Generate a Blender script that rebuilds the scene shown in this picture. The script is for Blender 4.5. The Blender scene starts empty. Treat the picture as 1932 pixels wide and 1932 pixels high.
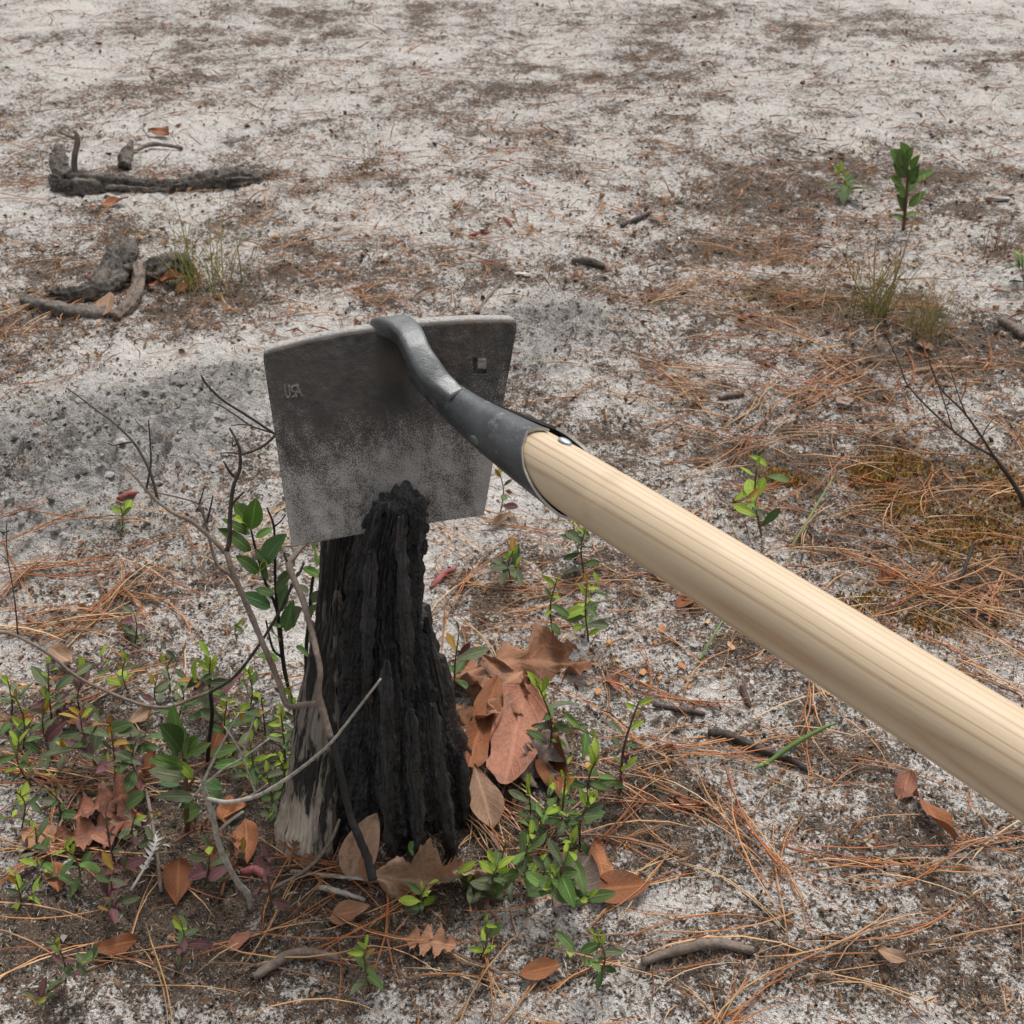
import bpy, math, random
import numpy as np
from mathutils import Vector, Matrix

random.seed(11)
RNG = np.random.default_rng(11)
SC = bpy.context.scene
COL = SC.collection

# ------------------------------------------------------------------ camera
H_CAM = 0.68
PITCH = math.radians(36.0)
SP, CP = math.sin(PITCH), math.cos(PITCH)
FPX, HALF = 2072.0, 966.0          # focal length and half frame in survey units
cam_d = bpy.data.cameras.new('camera')
cam = bpy.data.objects.new('camera', cam_d)
COL.objects.link(cam)
cam.location = (0, 0, H_CAM)
cam.rotation_euler = (math.pi / 2 - PITCH, 0, 0)
cam_d.sensor_width = 36
cam_d.lens = 36 * FPX / (2 * HALF)
cam_d.clip_start = 0.01
cam_d.clip_end = 1000
cam_d.dof.use_dof = True
cam_d.dof.focus_distance = 0.69
cam_d.dof.aperture_fstop = 28
SC.camera = cam
SC.render.resolution_x = SC.render.resolution_y = 1024

# ------------------------------------------------------------------ light: bright overcast
SUN_EL, SUN_AZ = math.radians(62), math.radians(25)
world = bpy.data.worlds.new('World')
SC.world = world
world.use_nodes = True
wn = world.node_tree
bg = wn.nodes['Background']
sky = wn.nodes.new('ShaderNodeTexSky')
sky.sky_type = 'NISHITA'
sky.sun_disc = False
sky.sun_elevation = SUN_EL
sky.sun_rotation = SUN_AZ
sky.air_density = 1.0
sky.dust_density = 4.0
hsv = wn.nodes.new('ShaderNodeHueSaturation')
hsv.inputs['Saturation'].default_value = 0.04      # cloud veil: the blue is mostly gone
wn.links.new(sky.outputs[0], hsv.inputs['Color'])
wn.links.new(hsv.outputs[0], bg.inputs[0])
bg.inputs[1].default_value = 0.105
sun_d = bpy.data.lights.new('sun', 'SUN')
sun_d.energy = 1.5
sun_d.angle = math.radians(14)
sun_d.color = (1.0, 0.95, 0.88)
sun = bpy.data.objects.new('sun', sun_d)
COL.objects.link(sun)
sdir = Vector((math.sin(SUN_AZ) * math.cos(SUN_EL), math.cos(SUN_AZ) * math.cos(SUN_EL), math.sin(SUN_EL)))
sun.rotation_euler = sdir.to_track_quat('Z', 'Y').to_euler()
SC.view_settings.view_transform = 'Standard'
SC.view_settings.look = 'None'
SC.view_settings.exposure = 0.90
SC.view_settings.gamma = 1.0

# ------------------------------------------------------------------ survey helpers
CAM = Vector((0, 0, H_CAM))
def ray(u, v):
    xp, yp = (u - HALF) / FPX, (HALF - v) / FPX
    return Vector((xp, yp * SP + CP, yp * CP - SP))
def CZ(u, v, z): return CAM + ray(u, v) * z                 # at a depth
def PY(u, v, Y):                                             # on an upright plane y = Y
    d = ray(u, v); return CAM + d * (Y / d.y)
def G0(u, v):
    d = ray(u, v); return CAM + d * (-H_CAM / d.z)
def px_of(P):                                                # arrays (n,3) -> survey units
    x, y, z = P[:, 0], P[:, 1], P[:, 2] - H_CAM
    dep = y * CP - z * SP
    up = y * SP + z * CP
    return HALF + FPX * x / dep, HALF - FPX * up / dep

# ------------------------------------------------------------------ noise
def _hash(ix, iy, iz, seed):
    h = (ix.astype(np.int64) * 374761393 + iy.astype(np.int64) * 668265263 + iz.astype(np.int64) * 2147483647 + seed * 974634777) & 0xffffffff
    h = ((h ^ (h >> 13)) * 1274126177) & 0xffffffff
    h = ((h ^ (h >> 15)) * 2246822519) & 0xffffffff
    return (h ^ (h >> 16)) / 4294967296.0
def noise2(x, y, seed=0):
    ix, iy = np.floor(x), np.floor(y); fx, fy = x - ix, y - iy
    fx = fx * fx * (3 - 2 * fx); fy = fy * fy * (3 - 2 * fy); z = np.zeros_like(ix)
    a = _hash(ix, iy, z, seed); b = _hash(ix + 1, iy, z, seed); c = _hash(ix, iy + 1, z, seed); d = _hash(ix + 1, iy + 1, z, seed)
    return (a * (1 - fx) + b * fx) * (1 - fy) + (c * (1 - fx) + d * fx) * fy
def noise3(x, y, zz, seed=0):
    iz = np.floor(zz); fz = zz - iz; fz = fz * fz * (3 - 2 * fz)
    ix, iy = np.floor(x), np.floor(y); fx, fy = x - ix, y - iy
    fx = fx * fx * (3 - 2 * fx); fy = fy * fy * (3 - 2 * fy)
    out = 0
    for k in (0, 1):
        z = iz + k
        a = _hash(ix, iy, z, seed); b = _hash(ix + 1, iy, z, seed); c = _hash(ix, iy + 1, z, seed); d = _hash(ix + 1, iy + 1, z, seed)
        s = (a * (1 - fx) + b * fx) * (1 - fy) + (c * (1 - fx) + d * fx) * fy
        out = out + s * (fz if k else (1 - fz))
    return out
def fbm2(x, y, o=4, seed=0):
    s, a, t = 0, 1.0, 0
    for k in range(o):
        s = s + a * noise2(x * 2 ** k + 17.3 * k, y * 2 ** k - 9.1 * k, seed + k); t += a; a *= 0.5
    return s / t
def fbm3(x, y, z, o=3, seed=0):
    s, a, t = 0, 1.0, 0
    for k in range(o):
        s = s + a * noise3(x * 2 ** k + 5.1 * k, y * 2 ** k, z * 2 ** k - 3.7 * k, seed + k); t += a; a *= 0.5
    return s / t
def sstep(a, b, x):
    t = np.clip((x - a) / (b - a), 0, 1); return t * t * (3 - 2 * t)

# ------------------------------------------------------------------ object helpers
def link(name, me, parent=None):
    o = bpy.data.objects.new(name, me); COL.objects.link(o)
    if parent is not None: o.parent = parent
    return o
def tag(o, label, cat, group=None):
    o['label'] = label; o['category'] = cat
    if group: o['group'] = group
    return o
def thing(name, loc, label, cat, group=None):
    o = link(name, None); o.location = loc; o.empty_display_size = 0.02
    return tag(o, label, cat, group)
def mesh(name, V, Fa, mat, smooth=True, col=None, origin=None, attrs=None):
    V = np.asarray(V, dtype=np.float32)
    if origin is not None: V = V - np.array(origin, dtype=np.float32)
    me = bpy.data.meshes.new(name)
    if isinstance(Fa, np.ndarray):
        n, k = Fa.shape
        me.vertices.add(len(V)); me.vertices.foreach_set('co', V.ravel())
        me.loops.add(n * k); me.loops.foreach_set('vertex_index', Fa.astype(np.int32).ravel())
        me.polygons.add(n); me.polygons.foreach_set('loop_start', np.arange(0, n * k, k, dtype=np.int32))
        me.update(calc_edges=True)
    else:
        me.from_pydata(V.tolist(), [], Fa)
    me.polygons.foreach_set('use_smooth', np.full(len(me.polygons), smooth))
    if col is not None:
        a = me.attributes.new('col', 'FLOAT_COLOR', 'POINT')
        c = np.ones((len(V), 4), dtype=np.float32); c[:, :3] = col
        a.data.foreach_set('color', c.ravel())
    for k, arr in (attrs or {}).items():
        a = me.attributes.new(k, 'FLOAT', 'POINT'); a.data.foreach_set('value', np.asarray(arr, dtype=np.float32))
    if mat: me.materials.append(mat)
    me.update()
    return me
def grid_faces(m, n, wrap=False, flip=False):
    i = np.arange(m - 1)[:, None]; j = np.arange(n if wrap else n - 1)[None, :]
    j2 = (j + 1) % n
    f = np.stack([i * n + j, i * n + j2, (i + 1) * n + j2, (i + 1) * n + j], -1).reshape(-1, 4)
    return f[:, ::-1] if flip else f

def spline(pts, n):
    """Catmull-Rom through rows of pts (any width), n samples."""
    P = np.asarray(pts, dtype=float)
    if len(P) == 2: P = np.array([P[0], (P[0] + P[1]) / 2, P[1]])
    P = np.vstack([2 * P[0] - P[1], P, 2 * P[-1] - P[-2]])
    k = len(P) - 3
    t = np.linspace(0, k, n); i = np.minimum(t.astype(int), k - 1); f = (t - i)[:, None]
    a, b, c, d = P[i], P[i + 1], P[i + 2], P[i + 3]
    return 0.5 * (2 * b + (c - a) * f + (2 * a - 5 * b + 4 * c - d) * f ** 2 + (3 * b - a - 3 * c + d) * f ** 3)
def frames(C, up=None):
    T = np.gradient(C, axis=0); T /= np.linalg.norm(T, axis=1)[:, None] + 1e-12
    A = np.zeros_like(T)
    ref = np.array(up if up is not None else ((0, 0, 1) if abs(T[0][2]) < 0.9 else (1, 0, 0)), dtype=float)
    for k in range(len(T)):
        a = ref - T[k] * ref.dot(T[k]); nl = np.linalg.norm(a)
        a = a / nl if nl > 1e-6 else A[k - 1]
        A[k] = a
        if up is None: ref = a
    return T, A, np.cross(T, A)
def tube(pts, n=12, seg=7, jitter=0.0, seed=0, cap=True):
    """pts rows: x,y,z,r -> verts, faces (quads + triangle fan caps as quads)"""
    S = spline(pts, n); C, R = S[:, :3], np.abs(S[:, 3])
    T, A, B = frames(C)
    th = np.linspace(0, 2 * np.pi, seg, endpoint=False)
    R2 = R[:, None] * np.ones(seg)
    if jitter: R2 = R2 * (1 + jitter * (np.random.default_rng(seed).random((n, seg)) - 0.5) * 2)
    V = C[:, None, :] + R2[..., None] * (np.cos(th)[None, :, None] * A[:, None, :] + np.sin(th)[None, :, None] * B[:, None, :])
    V = V.reshape(-1, 3); F = [tuple(f) for f in grid_faces(n, seg, wrap=True)]
    if cap:
        F.append(tuple(range(seg - 1, -1, -1))); F.append(tuple(range((n - 1) * seg, n * seg)))
    return V, F

# ------------------------------------------------------------------ material helpers
def newmat(name):
    m = bpy.data.materials.new(name); m.use_nodes = True
    return m, m.node_tree, m.node_tree.nodes['Principled BSDF']
def nd(nt, typ, **kw):
    n = nt.nodes.new('ShaderNode' + typ)
    for k, v in kw.items():
        if k.startswith('i_'):
            key = k[2:]; key = int(key) if key.isdigit() else key.replace('_', ' ')
            if isinstance(v, bpy.types.NodeSocket): nt.links.new(v, n.inputs[key])
            else: n.inputs[key].default_value = v
        else: setattr(n, k, v)
    return n
def ramp(nt, fac, stops, interp='LINEAR'):
    r = nd(nt, 'ValToRGB', i_0=fac); e = r.color_ramp.elements; r.color_ramp.interpolation = interp
    while len(e) < len(stops): e.new(0.5)
    for el, (p, c) in zip(e, stops):
        el.position = p; el.color = (c, c, c, 1) if isinstance(c, (int, float)) else (*c, 1)
    return r.outputs[0]
def mixc(nt, f, a, b, blend='MIX'):
    n = nd(nt, 'Mix', data_type='RGBA', blend_type=blend)
    for s, v in ((0, f), (6, a), (7, b)):
        if isinstance(v, bpy.types.NodeSocket): nt.links.new(v, n.inputs[s])
        else: n.inputs[s].default_value = (*v, 1) if isinstance(v, tuple) and len(v) == 3 else v
    return n.outputs[2]
def mth(nt, op, a, b=0.0, c=None, clamp=False):
    n = nd(nt, 'Math', operation=op, use_clamp=clamp, i_0=a, i_1=b)
    if c is not None:
        if isinstance(c, bpy.types.NodeSocket): nt.links.new(c, n.inputs[2])
        else: n.inputs[2].default_value = c
    return n.outputs[0]
def noise(nt, vec, scale, detail=4.0, rough=0.6, dist=0.0):
    return nd(nt, 'TexNoise', i_Vector=vec, i_Scale=scale, i_Detail=detail, i_Roughness=rough, i_Distortion=dist).outputs[0]
def pos(nt): return nd(nt, 'NewGeometry').outputs['Position']
def objc(nt): return nd(nt, 'TexCoord').outputs['Object']
def attr(nt, name, out='Fac'): return nd(nt, 'Attribute', attribute_name=name).outputs[out]
def scaled(nt, vec, s):
    return nd(nt, 'VectorMath', operation='MULTIPLY', i_0=vec, i_1=s).outputs[0]
def bump(nt, b, h, strength=0.5, dist=0.002):
    n = nd(nt, 'Bump', i_Strength=strength, i_Distance=dist, i_Height=h)
    nt.links.new(n.outputs[0], b.inputs['Normal'])
def L(nt, a, b): nt.links.new(a, b)

# ================================================================== MATERIALS
def mat_ground():
    m, nt, b = newmat('sand_and_ash')
    p = pos(nt); a = nd(nt, 'Attribute', attribute_name='gc')
    sep = nd(nt, 'SeparateColor', i_0=a.outputs['Color'])
    dk, gy, ms = sep.outputs[0], sep.outputs[1], sep.outputs[2]
    n_f = noise(nt, p, 420, 3, 0.65)
    n_m = noise(nt, p, 130, 4, 0.65, 0.4)
    n_l = noise(nt, p, 32, 4, 0.6, 0.3)
    n_k = noise(nt, p, 66, 5, 0.72, 0.6)
    s = mth(nt, 'ADD', mth(nt, 'ADD', mth(nt, 'MULTIPLY', n_f, 0.34), mth(nt, 'MULTIPLY', n_k, 0.22)), mth(nt, 'ADD', mth(nt, 'MULTIPLY', n_m, 0.32), mth(nt, 'MULTIPLY', n_l, 0.12)))
    thr = mth(nt, 'MULTIPLY_ADD', dk, -0.215, 0.605)
    d = mth(nt, 'MULTIPLY_ADD', mth(nt, 'SUBTRACT', s, thr), 17.0, 0.5, clamp=True)
    grain = noise(nt, p, 1500, 2, 0.7)
    white = mixc(nt, ramp(nt, n_k, [(0.3, 0.0), (0.7, 1.0)]), (0.50, 0.465, 0.435), (0.76, 0.73, 0.70))
    white = mixc(nt, ramp(nt, grain, [(0.35, 0.0), (0.75, 0.35)]), white, (0.40, 0.38, 0.37))
    grey = mixc(nt, ramp(nt, n_m, [(0.32, 0.0), (0.7, 1.0)]), (0.085, 0.079, 0.076), (0.44, 0.42, 0.41))
    base = mixc(nt, gy, white, grey)
    brown = mixc(nt, ramp(nt, noise(nt, p, 70, 4), [(0.35, 0.0), (0.7, 1.0)]), (0.022, 0.016, 0.012), (0.135, 0.085, 0.055))
    pep = ramp(nt, noise(nt, p, 640, 3, 0.75), [(0.50, 0.0), (0.66, 0.75)])
    brown = mixc(nt, pep, brown, mixc(nt, n_m, (0.22, 0.155, 0.11), (0.40, 0.34, 0.285)))
    c = mixc(nt, mth(nt, 'MULTIPLY', d, 0.95), base, brown)
    black = ramp(nt, noise(nt, p, 520, 2, 0.8, 0.8), [(0.66, 0.0), (0.72, 0.9)])
    c = mixc(nt, black, c, (0.022, 0.02, 0.019))
    moss = mixc(nt, ramp(nt, noise(nt, p, 45, 3), [(0.38, 0.0), (0.62, 1.0)]), (0.34, 0.15, 0.03), (0.30, 0.20, 0.04))
    mf = mth(nt, 'MULTIPLY', ms, ramp(nt, noise(nt, p, 160, 4), [(0.42, 0.0), (0.58, 1.0)]))
    c = mixc(nt, mf, c, moss)
    L(nt, c, b.inputs['Base Color'])
    b.inputs['Roughness'].default_value = 0.95
    b.inputs['Specular IOR Level'].default_value = 0.15
    hh = mth(nt, 'ADD', mth(nt, 'MULTIPLY', n_m, 0.7), mth(nt, 'MULTIPLY', n_f, 0.45))
    bump(nt, b, mth(nt, 'ADD', hh, mth(nt, 'MULTIPLY', n_k, 1.2)), 1.0, 0.012)
    return m

def mat_vcol(name, rough=0.8, spec=0.2, var=0.35, scale=300, bumpd=0.0):
    m, nt, b = newmat(name)
    c = attr(nt, 'col', 'Color')
    n = noise(nt, pos(nt), scale, 3)
    c2 = mixc(nt, ramp(nt, n, [(0.3, 0.0), (0.7, 1.0)]), mixc(nt, var, c, (0.01, 0.008, 0.006)), c)
    L(nt, c2, b.inputs['Base Color'])
    b.inputs['Roughness'].default_value = rough; b.inputs['Specular IOR Level'].default_value = spec
    if bumpd: bump(nt, b, n, 0.6, bumpd)
    return m

def mat_leaf(name, c1, c2, rough=0.42, trans=0.18, vein=0.35, spots=None):
    """living leaf: colour varies leaf to leaf, pale midrib, fine veins"""
    m, nt, b = newmat(name)
    rnd = nd(nt, 'ObjectInfo').outputs['Random']
    s, t = attr(nt, 'ls'), attr(nt, 'lt')
    n = noise(nt, objc(nt), 7, 3)
    c = mixc(nt, mth(nt, 'MULTIPLY_ADD', n, 0.5, mth(nt, 'MULTIPLY_ADD', rnd, 1.0, -0.25), clamp=True), c1, c2)
    if spots: c = mixc(nt, ramp(nt, noise(nt, objc(nt), 5, 4), [(0.5, 0.0), (0.66, 0.8)]), c, spots)
    fine = noise(nt, objc(nt), 34, 4, 0.7)
    c = mixc(nt, ramp(nt, fine, [(0.35, 0.35), (0.6, 0.0)]), c, tuple(x * 0.45 for x in c1))
    sa = mth(nt, 'ABSOLUTE', s)
    mid = ramp(nt, sa, [(0.0, 1.0), (0.06, 0.9), (0.14, 0.0)])
    w = nd(nt, 'TexWave', i_Vector=nd(nt, 'CombineXYZ', i_0=mth(nt, 'SUBTRACT', t, mth(nt, 'MULTIPLY', sa, 0.32))).outputs[0], i_Scale=2.6, i_Distortion=0.6)
    vn = ramp(nt, w.outputs['Fac'], [(0.86, 0.0), (1.0, 0.45)])
    pale = tuple(min(1, x * 1.7 + 0.03) for x in c2)
    c = mixc(nt, mth(nt, 'MULTIPLY', mth(nt, 'MAXIMUM', mid, vn), vein), c, pale)
    L(nt, c, b.inputs['Base Color'])
    L(nt, ramp(nt, noise(nt, objc(nt), 16, 3), [(0.3, rough + 0.02), (0.7, rough + 0.25)]), b.inputs['Roughness'])
    b.inputs['Specular IOR Level'].default_value = 0.3
    bump(nt, b, mth(nt, 'ADD', mth(nt, 'MAXIMUM', mid, vn), mth(nt, 'MULTIPLY', fine, 0.8)), 0.4, 0.0016)
    tr = nd(nt, 'BsdfTranslucent', i_Color=c)
    mx = nd(nt, 'MixShader', i_0=trans, i_1=b.outputs[0], i_2=tr.outputs[0])
    L(nt, mx.outputs[0], nt.nodes['Material Output'].inputs[0])
    return m

def mat_bark(name, c1, c2, rough=0.75, scale=260, stretch=0.12, bd=0.0012):
    m, nt, b = newmat(name)
    n = noise(nt, pos(nt), scale, 4, 0.65)
    n2 = noise(nt, pos(nt), scale * 0.16, 3)
    f = mth(nt, 'ADD', mth(nt, 'MULTIPLY', n, 0.55), mth(nt, 'MULTIPLY', n2, 0.45))
    c = mixc(nt, ramp(nt, f, [(0.36, 0.0), (0.64, 1.0)]), c1, c2)
    L(nt, c, b.inputs['Base Color']); b.inputs['Roughness'].default_value = rough
    b.inputs['Specular IOR Level'].default_value = 0.25
    bump(nt, b, n, 0.7, bd)
    return m

def mat_char():
    m, nt, b = newmat('charred_wood')
    p = pos(nt)
    q = nd(nt, 'CombineXYZ', i_0=attr(nt, 'fa'), i_1=attr(nt, 'fz')).outputs[0]
    v = noise(nt, scaled(nt, q, (420, 22, 1)), 1.0, 4, 0.6)
    blot = noise(nt, p, 38, 3, 0.55)
    c = mixc(nt, ramp(nt, v, [(0.38, 0.0), (0.68, 1.0)]), (0.0055, 0.0056, 0.0062), (0.040, 0.040, 0.043))
    c = mixc(nt, ramp(nt, blot, [(0.60, 0.0), (0.72, 0.55)]), c, (0.05, 0.024, 0.014))
    fleck = noise(nt, p, 700, 2, 0.7)
    c = mixc(nt, ramp(nt, fleck, [(0.74, 0.0), (0.80, 0.5)]), c, (0.17, 0.16, 0.15))
    L(nt, c, b.inputs['Base Color'])
    L(nt, ramp(nt, noise(nt, p, 160, 4), [(0.35, 0.28), (0.65, 0.70)]), b.inputs['Roughness'])
    b.inputs['Specular IOR Level'].default_value = 0.6
    hh = mth(nt, 'ADD', v, mth(nt, 'MULTIPLY', noise(nt, p, 240, 4, 0.7), 0.7))
    bump(nt, b, hh, 1.0, 0.004)
    return m
def mat_weathered():
    m, nt, b = newmat('weathered_grey_wood')
    p = pos(nt)
    q = nd(nt, 'CombineXYZ', i_0=attr(nt, 'fa'), i_1=attr(nt, 'fz')).outputs[0]
    wob = noise(nt, scaled(nt, q, (70, 16, 1)), 1.0, 2)
    off = nd(nt, 'VectorMath', operation='MULTIPLY_ADD', i_0=nd(nt, 'CombineXYZ', i_0=wob).outputs[0], i_1=(0.010, 0.0, 0.0), i_2=q).outputs[0]
    g = noise(nt, scaled(nt, off, (420, 10, 1)), 1.0, 4, 0.7)
    ch = noise(nt, scaled(nt, off, (150, 24, 1)), 1.0, 4, 0.65)
    pale = attr(nt, 'pale')
    gl = mixc(nt, pale, (0.085, 0.075, 0.067), (0.56, 0.49, 0.41))
    gd = mixc(nt, pale, (0.026, 0.023, 0.021), (0.33, 0.28, 0.23))
    c = mixc(nt, ramp(nt, g, [(0.36, 0.0), (0.6, 1.0)]), gd, gl)
    cf = mth(nt, 'MULTIPLY_ADD', mth(nt, 'SUBTRACT', ch, mth(nt, 'MULTIPLY_ADD', pale, 0.16, 0.45)), 14.0, 0.5, clamp=True)
    c = mixc(nt, mth(nt, 'MULTIPLY', cf, 0.92), c, (0.012, 0.0115, 0.012))
    L(nt, c, b.inputs['Base Color']); b.inputs['Roughness'].default_value = 0.72
    b.inputs['Specular IOR Level'].default_value = 0.25
    bump(nt, b, mth(nt, 'SUBTRACT', g, mth(nt, 'MULTIPLY', cf, 0.6)), 0.9, 0.0016)
    return m

def mat_blade():
    m, nt, b = newmat('dusty_forged_steel')
    p = objc(nt); v = attr(nt, 'bv'); lip = attr(nt, 'lip')
    n1 = noise(nt, p, 1400, 3, 0.75); n2 = noise(nt, scaled(nt, p, (1.0, 1.0, 0.55)), 60, 4, 0.6); n3 = noise(nt, p, 18, 3)
    c = mixc(nt, ramp(nt, n2, [(0.35, 0.0), (0.65, 1.0)]), (0.026, 0.023, 0.021), (0.050, 0.0445, 0.042))
    c = mixc(nt, ramp(nt, noise(nt, p, 33, 4), [(0.50, 0.0), (0.70, 0.7)]), c, (0.062, 0.040, 0.029))
    smear = noise(nt, scaled(nt, p, (150, 150, 22)), 1.0, 4, 0.65)
    den = mth(nt, 'ADD', mth(nt, 'MULTIPLY', v, 0.23), mth(nt, 'ADD', mth(nt, 'MULTIPLY', mth(nt, 'SUBTRACT', n3, 0.5), 0.30), mth(nt, 'ADD', mth(nt, 'MULTIPLY', mth(nt, 'SUBTRACT', smear, 0.5), 0.30), mth(nt, 'MULTIPLY_ADD', mth(nt, 'SUBTRACT', n2, 0.5), 0.30, -0.02))))
    f = mth(nt, 'MULTIPLY_ADD', mth(nt, 'SUBTRACT', mth(nt, 'ADD', n1, den), 0.66), 7.0, 0.5, clamp=True)
    dust = mixc(nt, n2, (0.20, 0.185, 0.175), (0.36, 0.34, 0.325))
    c = mixc(nt, mth(nt, 'MULTIPLY', f, 0.8), c, dust)
    c = mixc(nt, mth(nt, 'MULTIPLY', lip, ramp(nt, noise(nt, p, 500, 4, 0.7), [(0.32, 0.25), (0.6, 1.0)])), c, (0.38, 0.36, 0.345))
    L(nt, c, b.inputs['Base Color'])
    b.inputs['Metallic'].default_value = 0.15
    b.inputs['Roughness'].default_value = 0.62
    b.inputs['Specular IOR Level'].default_value = 0.35
    bump(nt, b, mth(nt, 'ADD', mth(nt, 'MULTIPLY', n1, 0.35), noise(nt, p, 110, 5, 0.7)), 0.8, 0.0016)
    return m
def mat_socket(name='blued_steel', light=0.0):
    m, nt, b = newmat(name)
    p = objc(nt); n = noise(nt, p, 45, 4, 0.6); n1 = noise(nt, p, 900, 3, 0.7)
    c = mixc(nt, ramp(nt, n, [(0.35, 0.0), (0.66, 1.0)]), (0.040 + light, 0.043 + light, 0.046 + light), (0.078 + light * 1.6, 0.083 + light * 1.6, 0.088 + light * 1.6))
    c = mixc(nt, ramp(nt, n1, [(0.66, 0.0), (0.76, 0.5)]), c, (0.22, 0.21, 0.20))
    c = mixc(nt, ramp(nt, noise(nt, p, 25, 3), [(0.58, 0.0), (0.75, 0.5)]), c, (0.055, 0.042, 0.036))
    scr = ramp(nt, noise(nt, scaled(nt, p, (900, 160, 500)), 1.0, 3, 0.7), [(0.64, 0.0), (0.70, 0.45)])
    c = mixc(nt, scr, c, (0.20, 0.195, 0.19))
    scuff = mth(nt, 'MULTIPLY', ramp(nt, noise(nt, p, 80, 5, 0.75), [(0.56, 0.0), (0.66, 1.0)]), ramp(nt, n1, [(0.45, 0.1), (0.6, 0.8)]))
    c = mixc(nt, scuff, c, (0.24, 0.23, 0.22))
    L(nt, c, b.inputs['Base Color'])
    b.inputs['Metallic'].default_value = 0.45
    L(nt, ramp(nt, n, [(0.3, 0.36), (0.7, 0.52)]), b.inputs['Roughness'])
    bump(nt, b, mth(nt, 'ADD', noise(nt, p, 130, 4, 0.7), mth(nt, 'MULTIPLY', n1, 0.4)), 0.5, 0.0009)
    return m
def mat_plain(name, c, rough=0.5, metal=0.0, spec=0.4, bs=0, bd=0.0005):
    m, nt, b = newmat(name)
    n = noise(nt, objc(nt), bs or 300, 3)
    L(nt, mixc(nt, n, tuple(x * 0.75 for x in c), tuple(min(1, x * 1.2) for x in c)), b.inputs['Base Color'])
    b.inputs['Roughness'].default_value = rough; b.inputs['Metallic'].default_value = metal
    b.inputs['Specular IOR Level'].default_value = spec
    if bs: bump(nt, b, n, 0.6, bd)
    return m
GRAIN_X = 0.71
def mat_ash():
    """pale ash handle; growth layers run as planes along the length and open into a cathedral low on the side"""
    m, nt, b = newmat('ash_wood')
    p = objc(nt)       # local z runs along the handle
    sx = nd(nt, 'SeparateXYZ', i_0=p)
    slow = noise(nt, scaled(nt, p, (9, 9, 2.4)), 1.0, 2, 0.4)
    fine = noise(nt, scaled(nt, p, (900, 900, 22)), 1.0, 3, 0.6)
    # growth layers: near-parallel sheets facing the lower near side, where they open into a cathedral
    lay = mth(nt, 'ADD', mth(nt, 'MULTIPLY', sx.outputs[0], GRAIN_X), mth(nt, 'MULTIPLY', sx.outputs[1], -0.70))
    lay = mth(nt, 'ADD', lay, mth(nt, 'MULTIPLY', slow, 0.018))
    lay = mth(nt, 'ADD', lay, mth(nt, 'MULTIPLY', sx.outputs[2], -0.004))
    irr = nd(nt, 'TexNoise', noise_dimensions='1D', i_W=lay, i_Scale=170.0, i_Detail=1.0).outputs[0]
    lay = mth(nt, 'ADD', lay, mth(nt, 'MULTIPLY', irr, 0.0075))
    ring = mth(nt, 'FRACT', mth(nt, 'MULTIPLY', lay, 255.0))
    late = ramp(nt, ring, [(0.0, 1.0), (0.08, 0.55), (0.28, 0.05), (0.76, 0.0), (0.93, 0.5), (1.0, 1.0)])
    var = noise(nt, scaled(nt, p, (60, 60, 4)), 1.0, 2)
    late = mth(nt, 'MULTIPLY', late, mth(nt, 'MULTIPLY_ADD', var, 1.1, 0.45), clamp=True)
    c = mixc(nt, mth(nt, 'MULTIPLY', late, 0.85), (0.475, 0.385, 0.275), (0.31, 0.20, 0.12))
    c = mixc(nt, ramp(nt, fine, [(0.35, 0.25), (0.6, 0.0)]), c, (0.47, 0.345, 0.21))
    c = mixc(nt, ramp(nt, slow, [(0.4, 0.0), (0.75, 0.3)]), c, (0.42, 0.30, 0.18))
    L(nt, c, b.inputs['Base Color']); b.inputs['Roughness'].default_value = 0.48
    b.inputs['Specular IOR Level'].default_value = 0.3
    pore = ramp(nt, noise(nt, scaled(nt, p, (1500, 1500, 70)), 1.0, 2, 0.6), [(0.62, 0.0), (0.70, 0.55)])
    c = mixc(nt, mth(nt, 'MULTIPLY', pore, mth(nt, 'MULTIPLY_ADD', late, 0.9, 0.15)), c, (0.26, 0.16, 0.09))
    grime = ramp(nt, noise(nt, scaled(nt, p, (40, 40, 14)), 1.0, 4, 0.65), [(0.56, 0.0), (0.75, 0.22)])
    c = mixc(nt, grime, c, (0.36, 0.26, 0.17))
    L(nt, c, b.inputs['Base Color'])
    L(nt, ramp(nt, noise(nt, scaled(nt, p, (60, 60, 20)), 1.0, 3), [(0.3, 0.40), (0.7, 0.58)]), b.inputs['Roughness'])
    dent = noise(nt, scaled(nt, p, (70, 70, 30)), 1.0, 3, 0.5)
    bump(nt, b, mth(nt, 'ADD', mth(nt, 'ADD', mth(nt, 'MULTIPLY', fine, 0.5), mth(nt, 'MULTIPLY', late, -0.5)), mth(nt, 'MULTIPLY', dent, 0.8)), 0.35, 0.0005)
    return m

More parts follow.
